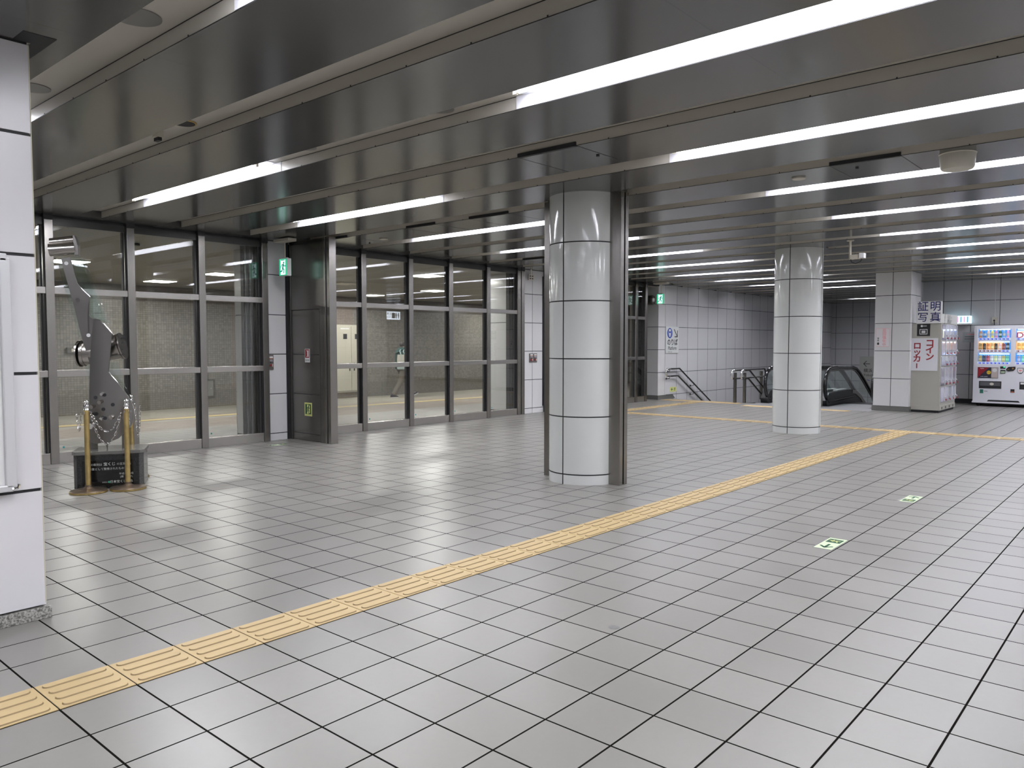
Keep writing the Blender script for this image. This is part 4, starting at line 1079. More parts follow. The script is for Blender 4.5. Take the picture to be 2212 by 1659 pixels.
mb = MB(); mb.tube([(20.355, .145, 2.0), (20.33, .14, 1.98), (20.33, .135, 1.90), (20.35, .13, 1.6)], .009, 8); mb.cyl((20.345, .145, 2.0), (20.36, .145, 2.0), .02); mb.build('cord', M['ink'], t)
mb = MB(); mb.cyl((20.39, .14, 2.08), (20.39, .14, HC), .008, n=8); mb.build('conduit', alf, t)

# ------------------------------------------------------------------ vending machine
VX = 19.65; VY1, VY0 = .42, -1.36
vw = mat('vending_white', (.66, .66, .71), .28)
t = thing('vending_machine', (20.0, -.47, 0), 'wide white drinks vending machine cut by the right edge', 'vending machine')
def vfield(y0, y1, z0, z1, name, m, parent=None, th_=.004, bev=0):
    mb = MB(); mb.box(VX-th_, VX+.001, y0, y1, z0, z1); return mb.build(name, m, parent or t, bevel=bev)
mb = MB()
# body with two real openings for the displays
def face(mb, y0, y1, z0, z1): mb.box(VX, VX+.03, y0, y1, z0, z1)
wins = [(-.31, .345, .975, 1.785), (-1.28, -.40, .975, 1.785)]
mb.box(VX+.14, 20.36, VY0, VY1, .11, 1.865); mb.box(VX, VX+.14, VY1-.03, VY1, .11, 1.865); mb.box(VX, VX+.14, VY0, VY0+.03, .11, 1.865)
mb.box(VX, VX+.14, VY0+.03, VY1-.03, 1.785, 1.865); mb.box(VX, VX+.14, VY0+.03, VY1-.03, .11, .975)
mb.box(VX, VX+.14, .345, VY1-.03, .975, 1.785); mb.box(VX, VX+.14, -.40, -.31, .975, 1.785); mb.box(VX, VX+.14, VY0+.03, -1.28, .975, 1.785)
mb.build('body', vw, t, bevel=.004)
mb = MB(); mb.box(VX-.015, VX+.1, VY0, VY1+.012, .075, .112); mb.build('bottom_lip', vw, t, bevel=.004)
for y in (VY1-.12, VY0+.12):
    mb = MB(); mb.cyl((VX+.1, y, 0), (VX+.1, y, .08), .018, n=12); mb.cyl((VX+.1, y, 0), (VX+.1, y, .012), .04, n=16); mb.build('foot', M['ink'], t)
mb = MB(); mb.box(VX+.16, 20.3, VY0+.05, VY1-.05, .02, .10); mb.build('underside', M['black'], t)
mb = MB(); mb.prism([(.13, 0), (.10, .04), (-.49, .04), (-.52, 0)], (VX-.002, 0, .112), YP, ZP, (.004, 0, 0)); mb.build('kick_recess', M['black'], t)
blu = mat('display_blue', (.03, .22, .62), .4, emit=(.05, .32, .85), es=.75)
org = mat('display_orange', (.8, .45, .15), .4, emit=(1., .55, .2), es=.7)
shelf_rows = [(1.53, 1.785, blu, blu), (1.255, 1.50, org, blu), (.975, 1.225, blu, blu)]
for w0, w1, z0_, z1_ in wins:
    for j, (z0, z1, ma, mb_) in enumerate(shelf_rows):
        cut = w1-(w1-w0)*.75
        mb = MB(); mb.box(VX+.128, VX+.138, cut, w1, z0, z1, 0); mb.box(VX+.128, VX+.138, w0, cut, z0, z1, 1); mb.build('display_back', [ma, mb_], t)
        mb = MB(); mb.box(VX+.01, VX+.128, w0, w1, z0+.0, z0+.055); mb.build('shelf', mat('shelf_white', (.7, .72, .8), .4, emit=(.6, .7, 1.), es=.35), t)
        mb = MB(); mb.cyl((VX+.05, w0+.03, z1-.012), (VX+.05, w1-.03, z1-.012), .006, n=8); mb.build('display_tube', mat('display_lamp', (.9, .9, .9), .4, emit=(.8, .9, 1.), es=7.), t)
        nb = 8
        for i in range(nb):
            y = w1-.045-(w1-w0-.07)*i/(nb-.4)
            m_ = M['red'] if (j == 1 and i < 6) else mat('button_blue', (.01, .04, .5), .3, emit=(.02, .06, .7), es=.5)
            mb = MB(); mb.box(VX-.0, VX+.01, y-.028, y+.022, z0+.01, z0+.04); b_ = mb.build('button', m_, t, bevel=.003)
            mb = MB(); mb.box(VX-.003, VX, y-.006, y+.018, z0+.017, z0+.03); mb.build('price_label', M['paper'], b_)
    mb = MB(); mb.box(VX+.002, VX+.006, w0, w1, z0_+.0, z1_); mb.build('display_glass', M['glass'], t)
# drinks (things of their own)
cols = [(.5, .25, .15), (.05, .25, .6), (.75, .55, .45), (.75, .68, .15), (.65, .25, .45), (.02, .10, .05), (.2, .45, .75), (.8, .35, .6)]
cols2 = [(.35, .22, .08), (.05, .04, .03), (.7, .25, .08), (.75, .45, .2), (.06, .04, .03), (.75, .5, .5), (.25, .08, .08), (.04, .04, .05)]
cols3 = [(.4, .3, .12), (.04, .05, .08), (.35, .06, .08), (.6, .55, .55), (.5, .6, .3), (.55, .6, .6), (.6, .5, .2), (.15, .5, .35)]
nm = [['brown cap', 'blue', 'peach', 'yellow', 'pink purple', 'dark green', 'pale blue', 'bright pink'], ['bronze', 'black and white', 'orange red', 'light orange', 'black banded', 'pale pink', 'dark red', 'tall black'], ['gold', 'navy', 'wine red', 'silver grey', 'light green', 'silver blue', 'mustard', 'green']]
def drink(x, y, z, c, tall, label, group, cat):
    t_ = thing(cat, (x, y, z), label, cat, group)
    m_ = mat('drink_label', c, .3, emit=c, es=.25, noise=.3, nscale=60)
    if tall:
        mb = MB(); mb.lathe([(.029, 0), (.033, .01), (.033, .12), (.024, .150), (.013, .168), (.013, .172)], (x, y, z), 14); mb.build('bottle_body', m_, t_)
        mb = MB(); mb.lathe([(.0145, .168), (.0145, .188)], (x, y, z), 12); mb.build('cap', M['paper'], t_)
        mb = MB(); mb.lathe([(.0336, .05), (.0336, .10)], (x, y, z), 14); mb.build('label_band', M['paper'], t_)
    else:
        mb = MB(); mb.lathe([(.028, 0), (.033, .008), (.033, .135), (.028, .147)], (x, y, z), 14); mb.build('can_body', m_, t_)
        mb = MB(); mb.lathe([(.0285, .147), (.027, .151)], (x, y, z), 14); mb.build('lid', M['chrome'], t_)
        mb = MB(); mb.lathe([(.0336, .035), (.0336, .085)], (x, y, z), 14); mb.build('label_band', mat('band', tuple(min(1, q*1.8+.1) for q in c), .4, emit=c, es=.2), t_)
w0, w1 = wins[0][:2]
for j, (zz, cc, gname) in enumerate(((1.585, cols, 'drinks in the top row of the vending machine'), (1.31, cols2, 'drinks in the middle row of the vending machine'), (1.03, cols3, 'drinks in the bottom row of the vending machine'))):
    for i in range(8):
        y = w1-.045-(w1-w0-.07)*i/7.6
        tall = (j == 0) or (j == 1 and i == 7)
        drink(VX+.075, y, zz, cc[i], tall, '%s %s, %s from the left in the %s display row' % (nm[j][i], 'bottle' if tall else 'can', ORD[i], ['top', 'middle', 'bottom'][j]), gname, 'bottle' if tall else 'can')
w0, w1 = wins[1][:2]
for j, (zz, c) in enumerate(((1.31, (.8, .38, .12)), (1.03, (.6, .6, .65)))):
    for i in range(3):
        y = w1-.06-.085*i
        drink(VX+.075, y, zz, [(.8, .42, .12), (.8, .42, .12), (.75, .35, .1)][i] if j == 0 else [(.3, .35, .6), (.2, .6, .4), (.8, .2, .3)][i], False, '%s can, %s from the left in the %s row of the right display' % (['orange', 'orange', 'deep orange'][i] if j == 0 else ['violet', 'mint green', 'red'][i], ORD[i], ['middle', 'bottom'][j]), 'cans in the right display', 'can')
mb = MB(); mb.box(VX+.02, VX+.03, -1.0, -.42, 1.555, 1.745); q = mb.build('brand_panel', mat('brand_white', (.8, .8, .85), .3, emit=(.85, .88, 1.), es=.75), t)
mb = MB(); mb.text('DyDo', .17, (VX+.019, -.655, 1.635), Vector((0, -1, 0)), ZP, 0, .012, sx=1.2); mb.build('brand_lettering', mat('brand_red', (.6, .01, .08), .4), q)
mb = MB()
mb.prism([(-.20, .05), (-.10, .078), (.02, .072), (.10, .045), (0, .062), (-.10, .064)], (VX+.0195, -.60, 1.635), Vector((0, -1, 0)), ZP, (-.001, 0, 0)); mb.build('brand_arc', mat('brand_orange', (.9, .4, .02), .4), q)
# front fittings
pan = vfield(-.08, .33, .655, .905, 'poster_panel', mat('panel_dark', (.02, .02, .04), .35), th_=.006)
u, v = Vector((0, -1, 0)), ZP
mb = MB(); mb.prism([(-.205, -.12), (.02, .12), (-.205, .12)], (VX-.006, .125, .78), u, v, (-.001, 0, 0)); mb.build('red_corner', M['red'], pan)
mb = MB(); mb.prism(circ(.042), (VX-.007, .105, .785), u, v, (-.0012, 0, 0)); mb.build('yellow_disc', mat('ad_yellow', (.75, .5, .03), .4), pan)
mb = MB(); mb.box(VX-.0085, VX-.006, -.075, .055, .66, .90); mb.build('picture_card', mat('ad_beige', (.45, .38, .36), .4), pan)
mb = MB(); mb.prism(circ(.045), (VX-.0085, -.012, .84), u, v, (-.001, 0, 0)); mb.build('picture_disc', mat('ad_silver', (.6, .62, .62), .3), pan)
mb = MB(); mb.text('DyDo', .03, (VX-.007, .24, .875), u, v, 0, .01); mb.text('CC', .05, (VX-.0085, .105, .785), u, v, 1, .01); mb.text('smile stand', .032, (VX-.007, .20, .69), u, v, 0, 0)
mb.build('panel_lettering', [M['paper'], M['ink']], pan)
chute = vfield(-.15, .295, .415, .585, 'chute_frame', M['ink'], th_=.006, bev=.004)
mb = MB(); mb.box(VX-.010, VX-.006, -.13, .275, .475, .565); mb.build('chute_flap', mat('flap_smoke', (.10, .10, .11), .12), chute)
mb = MB(); mb.prism(circ(.03, 1.4, 1), (VX-.010, .04, .52), u, v, (-.001, 0, 0)); mb.build('hand_mark', M['cream'], chute)
chute2 = vfield(-.95, -.50, .415, .585, 'chute_frame', M['ink'], th_=.006, bev=.004); MB().box(VX-.010, VX-.006, -.93, -.52, .53, .57).build('chute_flap', M['paper'], chute2)
vfield(.205, .275, .30, .39, 'notice_sticker', mat('sticker_green', (.02, .14, .10), .4)); vfield(.12, .19, .345, .355, 'notice_line', M['ink'])
q = vfield(-.41, -.33, .335, .415, 'coin_return', M['ink'], th_=.01, bev=.004); MB().box(VX-.012, VX-.01, -.40, -.34, .34, .36).build('return_lip', mat('lip_orange', (.5, .12, .05), .4), q)
q = vfield(-.22, -.12, .875, .93, 'price_display', M['ink'], th_=.006); MB().box(VX-.0075, VX-.006, -.215, -.18, .905, .925).build('green_digits', mat('digits', (.02, .5, .2), .4, emit=(.05, .8, .35), es=1.5), q)
q = vfield(-.22, -.125, .765, .85, 'bill_slot', M['ink'], th_=.012, bev=.003); MB().box(VX-.0135, VX-.012, -.21, -.135, .78, .82).build('slot_label', mat('slot_green', (.35, .45, .3), .4), q)
mb = MB(); mb.prism([(-.09, -.03), (-.09, .0), (-.05, .05), (.09, .06), (.09, .0), (.05, -.04), (-.05, -.05)], (VX-.001, -.325, .87), u, v, (-.012, 0, 0)); q = mb.build('coin_bezel', M['ink'], t, bevel=.004)
mb = MB(); mb.cyl((VX-.018, -.365, .885), (VX-.012, -.365, .885), .018); mb.tube([(VX-.015, -.26, .86), (VX-.015, -.30, .872)], .006, 8); mb.build('coin_slot', mat('bronze', (.6, .35, .15), .3, metal=1.), q)
mb = MB(); mb.prism([(-.06, .06), (-.06, -.02), (-.03, -.06), (.03, -.06), (.06, -.02), (.06, .06)], (VX-.001, -.51, .84), u, v, (-.01, 0, 0)); q = mb.build('reader', M['ink'], t, bevel=.004)
mb = MB(); mb.prism([(-.05, .05), (-.05, -.015), (-.025, -.05), (.025, -.05), (.05, -.015), (.05, .05)], (VX-.011, -.51, .84), u, v, (-.002, 0, 0)); mb.build('reader_face', M['paper'], q)
mb = MB(); mb.prism(circ(.025, 1.2, .7), (VX-.013, -.51, .84), u, v, (-.001, 0, 0)); mb.build('reader_mark', M['pink'], q)

# ------------------------------------------------------------------ security camera on a rod
t = thing('security_camera', (10.97, .5, HC), 'small cream security camera on a ceiling rod right of the second column', 'camera')
mb = MB(); mb.cyl((10.97, .5, 2.70), (10.97, .5, HC), .018, n=12); mb.cyl((10.97, .5, HC-.01), (10.97, .5, HC), .05, n=20); mb.build('rod', M['cream'], t)
mb = MB(); mb.box(10.93, 11.01, .36, .49, 2.70, 2.765); mb.build('housing', M['cream'], t, bevel=.004)
mb = MB(); mb.box(10.92, 11.02, .29, .36, 2.705, 2.78); mb.build('front_box', M['paper'], t, bevel=.004)
mb = MB(); mb.tube([(10.97, .49, 2.71), (10.97, .48, 2.66), (10.97, .42, 2.635), (10.97, .35, 2.66), (10.97, .33, 2.70)], .006, 8); mb.build('cable', M['ink'], t)

# ------------------------------------------------------------------ sculpture on its plinth
PU = Vector((.869, -.494, 0)); PD = Vector((.494, .869, 0)); P0 = Vector((1.83, 4.93, 0))
t = thing('plinth', (2.18, 4.98, 0), 'black granite plinth with engraved lettering under the steel sculpture', 'plinth')
octo = [(0, 0), (.565, 0), (.60, .06), (.60, .40), (.53, .46), (.04, .46), (-.035, .40), (-.035, .06)]
mb = MB(); mb.prism(octo, P0, PU, PD, ZP*.345); mb.build('grey_body', granite_material('dark_granite', (.03, .03, .03), (.075, .075, .072), 160, .15), t, bevel=.004)
big = [(a+(.012 if a > .3 else -.012), b+(.012 if b > .2 else -.012)) for a, b in octo]
mb = MB(); mb.prism(big, P0+ZP*.345, PU, PD, ZP*.035); mb.build('top_slab', mat('slab_steel_grey', (.20, .20, .19), .18, metal=.5), t, bevel=.004)
mb = MB(); mb.obox(P0+PU*.004-PD*.006, PU*.557, PD*.012, ZP*.335); mb.build('black_face', M['granite_bk'], t)
mb = MB(); nrm = -PD
mb.obox(P0+PU*.05-PD*.009+ZP*.04, PU*.46, PD*.004, ZP*.245); mb.build('text_panel', mat('polished_black', (.006, .006, .007), .07), t)
mb = MB(); o = P0-PD*.0095
def tx(s_, size, a, z, al='CENTER', b=.006): mb.text(s_, size, o+PU*a+ZP*z, PU, ZP, 0, b, align=al)
tx('この彫刻は', .026, .165, .245); tx('宝くじ', .036, .295, .247, b=.02); tx('の普及宣伝', .026, .425, .245)
tx('事業として整備されたものです', .0265, .295, .20)
tx('平成11年3月', .024, .445, .145); tx('(横  浜  市)', .024, .445, .115)
tx('日本宝くじ協会', .030, .40, .068, b=.012); tx('財団法人', .015, .255, .066)
mb.build('engraved_lettering', mat('engraved_pale', (.38, .40, .38), .5), t)
mb = MB(); mb.prism(circ(.012, 1, 1, 4), o+PU*.288+ZP*.068, PU, ZP, -PD*.001); mb.build('green_emblem', mat('emblem_green', (.03, .35, .2), .5), t)

SC = Vector((2.18, 4.98, 0))
t = thing('steel_sculpture', (2.18, 4.98, .38), 'tall abstract steel and glass sculpture with drums and pegs on the black plinth', 'sculpture')
sst = mat('sculpture_steel', (.23, .22, .21), .29, metal=1., noise=.06, nscale=3)
sst2 = mat('sculpture_steel_bright', (.40, .375, .35), .24, metal=1., noise=.05, nscale=5)
A_ = [(-0.397, 2.3), (-0.315, 2.316), (-0.279, 2.136), (-0.261, 2.063), (-.242, 2.03), (-0.219, 1.999), (-0.161, 1.937), (-0.146, 1.921), (-0.161, 1.87), (-0.175, 1.819), (-0.171, 1.76), (-0.151, 1.718), (-0.114, 1.692), (-0.088, 1.533), (-0.096, 1.227), (-0.167, 1.244), (-0.218, 1.448), (-0.242, 1.549), (-0.288, 1.792), (-0.324, 1.959), (-0.374, 2.183)]
B_ = [(-0.11, 1.702), (-0.068, 1.69), (-0.024, 1.652), (0.05, 1.554), (-0.071, 1.286), (-0.06, 1.274), (-.01, 1.197), (0.04, 1.123), (.095, 1.05), (0.147, 0.97), (.178, .92), (0.202, 0.871), (.22, .82), (0.232, 0.771), (.233, .73), (0.226, 0.69), (.217, .645), (0.204, 0.61), (0.154, 0.558), (0.088, 0.489), (0.023, 0.461), (-0.025, 0.431), (-0.037, 0.427), (-0.056, 0.451), (-0.12, 0.44), (-0.167, 0.455), (-0.182, 0.478), (-0.181, 0.659), (-0.17, 0.923), (-0.161, 1.144), (-0.149, 1.363), (-0.133, 1.532)]
G1_ = [(-0.441, 2.293), (-0.24, 2.337), (-0.024, 1.67), (-0.069, 1.694), (-0.269, 1.507), (-0.292, 1.633), (-0.403, 2.074)]
G2_ = [(-0.217, 1.224), (-0.003, 1.255), (0.074, 1.264), (0.141, 1.025), (0.165, 0.963), (0.19, .90), (0.017, .90), (-0.168, 1.031)]
def bent(poly, depth0, thick, bow, m, name, bevel=.004):
    """plate with the given outline, its face bowed like rolled sheet"""
    bm = bmesh.new()
    vs = [bm.verts.new((a, 0, z)) for a, z in poly]; f = bm.faces.new(vs)
    bmesh.ops.triangulate(bm, faces=[f])
    for _ in range(3):
        bmesh.ops.subdivide_edges(bm, edges=[e for e in bm.edges if e.calc_length() > .07], cuts=1, use_grid_fill=False)
        bmesh.ops.triangulate(bm, faces=bm.faces[:])
    zs = [z for _, z in poly]; 
    for vtx in bm.verts:
        a, z = vtx.co.x, vtx.co.z
        vtx.co = SC+PU*a+ZP*z-PD*(depth0+bow(a, z))
    me_v = [v_.co.copy() for v_ in bm.verts]; bm.verts.index_update()
    fs = [tuple(v_.index for v_ in f_.verts) for f_ in bm.faces]
    ed = [e for e in bm.edges if e.is_boundary]
    bed = [(e.verts[0].index, e.verts[1].index) for e in ed]
    bm.free()
    n = len(me_v); mb = MB()
    nn = (me_v[fs[0][1]]-me_v[fs[0][0]]).cross(me_v[fs[0][2]]-me_v[fs[0][0]])
    if nn.dot(-PD) < 0: fs = [tuple(reversed(f_)) for f_ in fs]
    back = [p+PD*thick for p in me_v]
    mb.add(me_v+back, fs+[tuple(n+i for i in reversed(f_)) for f_ in fs], 0, True)
    mb.add(me_v+back, [(a, c, n+c, n+a) for a, c in bed], 0)
    ob = mb.build(name, m, t)
    bm = bmesh.new(); bm.from_mesh(ob.data); bmesh.ops.recalc_face_normals(bm, faces=bm.faces); bm.to_mesh(ob.data); bm.free()
    return ob
bent(A_, .02, .014, lambda a, z: .0, sst, 'upper_blade')
bent(B_, .05, .02, lambda a, z: .055*math.cos(min(1.4, abs(a+.03)*5))-.05*max(0, .62-z)/.2*.3, sst, 'lower_blade')
mb = MB(); mb.prism(G1_, SC+PD*.04, PU, ZP, PD*.012); mb.build('upper_glass', M['glass_g'], t)
mb = MB(); mb.prism([(a+.03, z-.02) for a, z in G1_], SC+PD*.09, PU, ZP, PD*.012); mb.build('rear_glass', M['glass_g'], t)
mb = MB(); mb.prism(G2_, SC+PD*.03, PU, ZP, PD*.012); mb.build('lower_glass', M['glass_g'], t)
S3 = lambda a, z, d=0: SC+PU*a+ZP*z-PD*d
mb = MB(); mb.cyl(S3(-.488, 2.453, .02), S3(-.272, 2.488, .02), .040, n=32); mb.build('top_roll', sst2, t)
mb = MB(); mb.cyl(S3(-.490, 2.372, .05), S3(-.262, 2.402, .05), .062, n=32); mb.build('top_roll', sst2, t)
mb = MB(); mb.prism([(-.276, 2.525), (-.262, 2.525), (-.235, 2.43), (-.235, 2.33), (-.262, 2.32), (-.272, 2.42)], S3(0, 0, .09), PU, ZP, PD*.13); mb.build('end_plate', sst, t, bevel=.003)
mb = MB(); mb.cyl(S3(-.262, 1.35, -.10), S3(-.14, 1.35, -.09), .118, n=40, m=0); mb.cyl(S3(-.278, 1.35, -.104), S3(-.262, 1.35, -.10), .135, n=40); mb.cyl(S3(-.238, 1.351, -.099), S3(-.224, 1.351, -.097), .130, n=40); mb.build('left_drum', sst2, t)
mb = MB(); mb.cyl(S3(-.06, 1.385, -.12), S3(.085, 1.42, -.10), .118, n=40); mb.cyl(S3(.085, 1.42, -.10), S3(.100, 1.424, -.098), .134, n=40); mb.cyl(S3(.112, 1.427, -.096), S3(.125, 1.430, -.094), .138, n=40); mb.build('right_drum', sst2, t)
mb = MB()
for q in range(10):
    a = 2*PI*q/10; c0 = S3(.127, 1.430, -.094); e1 = ZP; e2 = PD
    pc = c0+e1*(.105*math.cos(a))-e2*(.105*math.sin(a)); mb.cyl(pc, pc+PU*.008-PD*.003, .012, n=10)
mb.build('flange_bolts', M['ink'], t)
fold = [(.05, 1.554), (-.071, 1.286), (-.045, 1.262), (-.03, 1.29), (.012, 1.43), (.06, 1.54)]
mb = MB(); mb.prism(fold, S3(0, 0, .075), PU, ZP, PD*.05); mb.build('side_fin', M['steel_dk'], t)
hd = lambda a, z: .05+.055*math.cos(min(1.4, abs(a+.03)*5))
mb = MB()
for i, (a, z) in enumerate([(-0.112, 0.909), (-0.04, 0.938), (0.042, 0.834), (-0.044, 0.79), (-0.124, 0.748), (-0.05, 0.705), (-.03, .935), (-.108, .745), (-.03, .70)]):
    mb = MB(); mb.cyl(S3(a, z, hd(a, z)-.01), S3(a, z, hd(a, z)+.0025), .018, n=20); mb.build('round_hole', M['black'], t)
for a, z, r, L_, mm in ((-.062, .868, .019, .05, sst2), (-.134, .824, .020, .07, sst2), (-.151, .632, .030, .06, M['chrome']), (.033, .71, .022, .02, sst2), (-.045, .948, .015, .025, M['chrome']), (-.055, .70, .016, .025, M['chrome']), (-.12, .752, .013, .03, M['ink'])):
    mb = MB(); mb.cyl(S3(a+.01, z+.004, hd(a, z)-.02), S3(a-.012, z-.006, hd(a, z)+L_), r, n=24); mb.build('peg', mm, t, bevel=.002)
for a, z in ((-.351, 2.252), (-.172, 1.536), (-.259, 1.889)):
    mb = MB(); mb.cyl(S3(a, z, .018), S3(a, z, .026), .018, n=24); mb.build('disc_bolt', M['paper'] if z != 1.889 else M['chrome'], t)
mb = MB(); mb.prism([(-.182, .381), (-.115, .381), (-.115, .50), (-.182, .50)], S3(0, 0, .05), PU, ZP, PD*.03); mb.prism([(-.045, .45), (-.02, .43), (-.022, .381), (-.03, .381)], S3(0, 0, .05), PU, ZP, PD*.02)
mb.prism([(.10, .381), (.17, .381), (.17, .60), (.10, .55)], S3(0, 0, -.02), PU, ZP, PD*.03); mb.build('support_foot', M['steel_dk'], t)
# rolled bright edges
mb = MB(); mb.tube([S3(a, z, hd(a, z)-.005) for a, z in B_[5:15]], .0045, 8); mb.tube([S3(a, z, .028) for a, z in A_[3:8]], .004, 8); mb.tube([S3(a, z, .06) for a, z in B_[0:4]], .0045, 8); mb.build('bright_edges', M['chrome'], t)

# ------------------------------------------------------------------ stanchions and chains
brass = mat('worn_brass', (.48, .36, .15), .38, metal=.9, noise=.35, nscale=18, rvar=.1)
bronze = mat('brown_bronze', (.16, .12, .085), .35, metal=.8, noise=.2, nscale=8)
def stanchion(x, y, label):
    t = thing('stanchion', (x, y, 0), label, 'stanchion', 'brass chain posts around the sculpture')
    mb = MB(); mb.lathe([(.160, 0), (.165, .006), (.165, .022), (.158, .028), (.06, .036), (.032, .055), (.030, .075)], (x, y, 0), 48, m=0); mb.build('base', bronze, t)
    mb = MB(); mb.lathe([(.168, .004), (.168, .018)], (x, y, 0), 48, m=0); mb.build('base_rim', brass, t)
    mb = MB(); mb.cyl((x, y, .06), (x, y, .80), .0245, n=24); mb.build('pole', brass, t)
    mb = MB(); mb.lathe([(.020, .80), (.026, .81), (.018, .822), (.024, .83), (.027, .845), (.022, .86), (.012, .866), (.024, .876), (.026, .888), (.018, .90), (.004, .905)], (x, y, 0), 28); mb.build('finial', M['chrome'], t)
    mb = MB()
    for k in range(4):
        a = PI/4+k*PI/2; mb.tube([(x+.024*math.cos(a), y+.024*math.sin(a), .79), (x+.045*math.cos(a), y+.045*math.sin(a), .792), (x+.045*math.cos(a), y+.045*math.sin(a), .77)], .003, 6)
    mb.build('hook', M['chrome'], t)
PA, PB, PC = (1.86, 4.722), (2.19, 4.615), (2.505, 5.26)
stanchion(*PA, 'brass chain post in front of the plinth, the left one')
stanchion(*PB, 'brass chain post in front of the plinth, the right one')
stanchion(*PC, 'brass chain post half hidden behind the right side of the plinth')
def chain(pa, pb, sag, zt, label):
    pa, pb = Vector((*pa, zt)), Vector((*pb, zt)); n = 400
    pts = [pa.lerp(pb, i/n)-ZP*(sag*4*(i/n)*(1-i/n)) for i in range(n+1)]
    mb = MB(); acc = 0; pitch = .030; last = pts[0]; k = 0
    cen = [pts[0]]
    for a, b in zip(pts[:-1], pts[1:]):
        acc += (b-a).length
        if acc >= pitch: cen.append(b.copy()); acc = 0
    for a, b in zip(cen[:-1], cen[1:]):
        c = (a+b)/2; d = (b-a).normalized(); s = d.cross(ZP)
        s = s.normalized() if s.length > .1 else Vector((1, 0, 0)); w_ = s if k % 2 == 0 else d.cross(s).normalized()
        L = .021; W = .0075; path = []
        for q in range(12):
            an = 2*PI*q/12; ex = math.cos(an); ey = math.sin(an)
            path.append(c+d*(ex*W+(L-W)*(1 if ex > 0 else -1))+w_*(ey*W))
        mb.tube(path, .0024, 5, closed=True); k += 1
    return tag(mb.build('chain', M['chrome'], fix=False), label, 'chain')
def off(p, a, r=.045): return (p[0]+r*math.cos(a), p[1]+r*math.sin(a))
chain(off(PA, -.3), off(PB, 2.8), .185, .775, 'upper steel chain sagging between the two front posts')
chain(off(PA, .3), off(PB, 2.4), .30, .76, 'lower steel chain sagging between the two front posts')
chain(off(PB, .6), off(PC, -2.2), .19, .775, 'steel chain from the right front post to the rear post')
chain(off(PA, 2.9), (1.80, 4.80), .17, .775, 'steel chain hanging back from the left front post')
chain(off(PC, -.6), (2.58, 5.20), .35, .80, 'loose chain end hanging down at the rear post')

# ------------------------------------------------------------------ the walking man
def skin(name, nodes, edges, m, parent, root=0, sub=2):
    me = bpy.data.meshes.new(name); offp = Vector(parent.location)
    if parent.parent: offp = offp+Vector(parent.parent.location)
    me.from_pydata([tuple(Vector(n[0])-offp) for n in nodes], edges, []); me.materials.append(m)
    ob = bpy.data.objects.new(name, me); COL.objects.link(ob); ob.parent = parent
    md = ob.modifiers.new('skin', 'SKIN'); md.use_smooth_shade = True; md.branch_smoothing = .4
    sk = me.skin_vertices[0].data
    for i, n in enumerate(nodes):
        r = n[1]; sk[i].radius = r if isinstance(r, tuple) else (r, r); sk[i].use_root = (i == root)
    s = ob.modifiers.new('sub', 'SUBSURF'); s.levels = sub; s.render_levels = sub
    return ob
PX, PY = 14.68, 14.88; PZ = zc(PY)
def W(x, y, z): return (PX+x, PY+y, PZ+z)
skinm = mat('skin', (.52, .34, .26), .5); hood = mat('dark_green_jersey', (.022, .055, .052), .8, noise=.3, nscale=30); trou = mat('khaki_cloth', (.13, .115, .098), .85, noise=.15, nscale=20)
hairm = mat('dark_hair', (.035, .03, .028), .6, noise=.4, nscale=120); canvas = mat('cream_canvas', (.55, .53, .46), .8, noise=.06, nscale=30); strapm = mat('pale_blue_strap', (.42, .52, .52), .7); shoe = mat('navy_shoe', (.012, .016, .045), .6); sole = mat('white_sole', (.62, .63, .65), .5)
man = thing('person', (PX, PY, PZ), 'man in a dark green hoodie walking right in the corridor with a cream tote bag', 'person')
nodes = [
 (W(0, 0, .93), .13), (W(.0, 0, 1.10), .115), (W(.01, 0, 1.27), .13), (W(.015, 0, 1.40), .11), (W(.03, 0, 1.475), .055), (W(.045, 0, 1.53), .058), (W(.055, 0, 1.585), .078), (W(.045, 0, 1.64), .082),   # 0-7 trunk neck head
 (W(0, -.09, .86), .088), (W(-.13, -.10, .50), .058), (W(-.44, -.10, .14), .036), (W(-.42, -.10, .06), .036), (W(-.29, -.10, .035), .028),            # 8-12 rear (right) leg
 (W(.01, .09, .86), .088), (W(.26, .10, .50), .058), (W(.50, .10, .14), .036), (W(.53, .10, .07), .036), (W(.64, .10, .12), .028),                    # 13-17 front leg
 (W(.01, -.17, 1.40), .052), (W(-.02, -.22, 1.14), .042), (W(.12, -.20, 1.22), .034), (W(.20, -.17, 1.35), .027), (W(.215, -.165, 1.39), .03),         # 18-22 right arm bent up
 (W(.01, .17, 1.40), .052), (W(.10, .23, 1.14), .042), (W(.27, .20, 1.02), .030), (W(.31, .19, .99), .03),                                             # 23-26 left arm
 (W(.128, 0, 1.575), .012), (W(.135, 0, 1.56), .009)]                                                                                                  # 27-28 nose
edges = [(0, 1), (1, 2), (2, 3), (3, 4), (4, 5), (5, 6), (6, 7), (0, 8), (8, 9), (9, 10), (10, 11), (11, 12), (0, 13), (13, 14), (14, 15), (15, 16), (16, 17), (3, 18), (18, 19), (19, 20), (20, 21), (21, 22), (3, 23), (23, 24), (24, 25), (25, 26), (6, 27), (27, 28)]
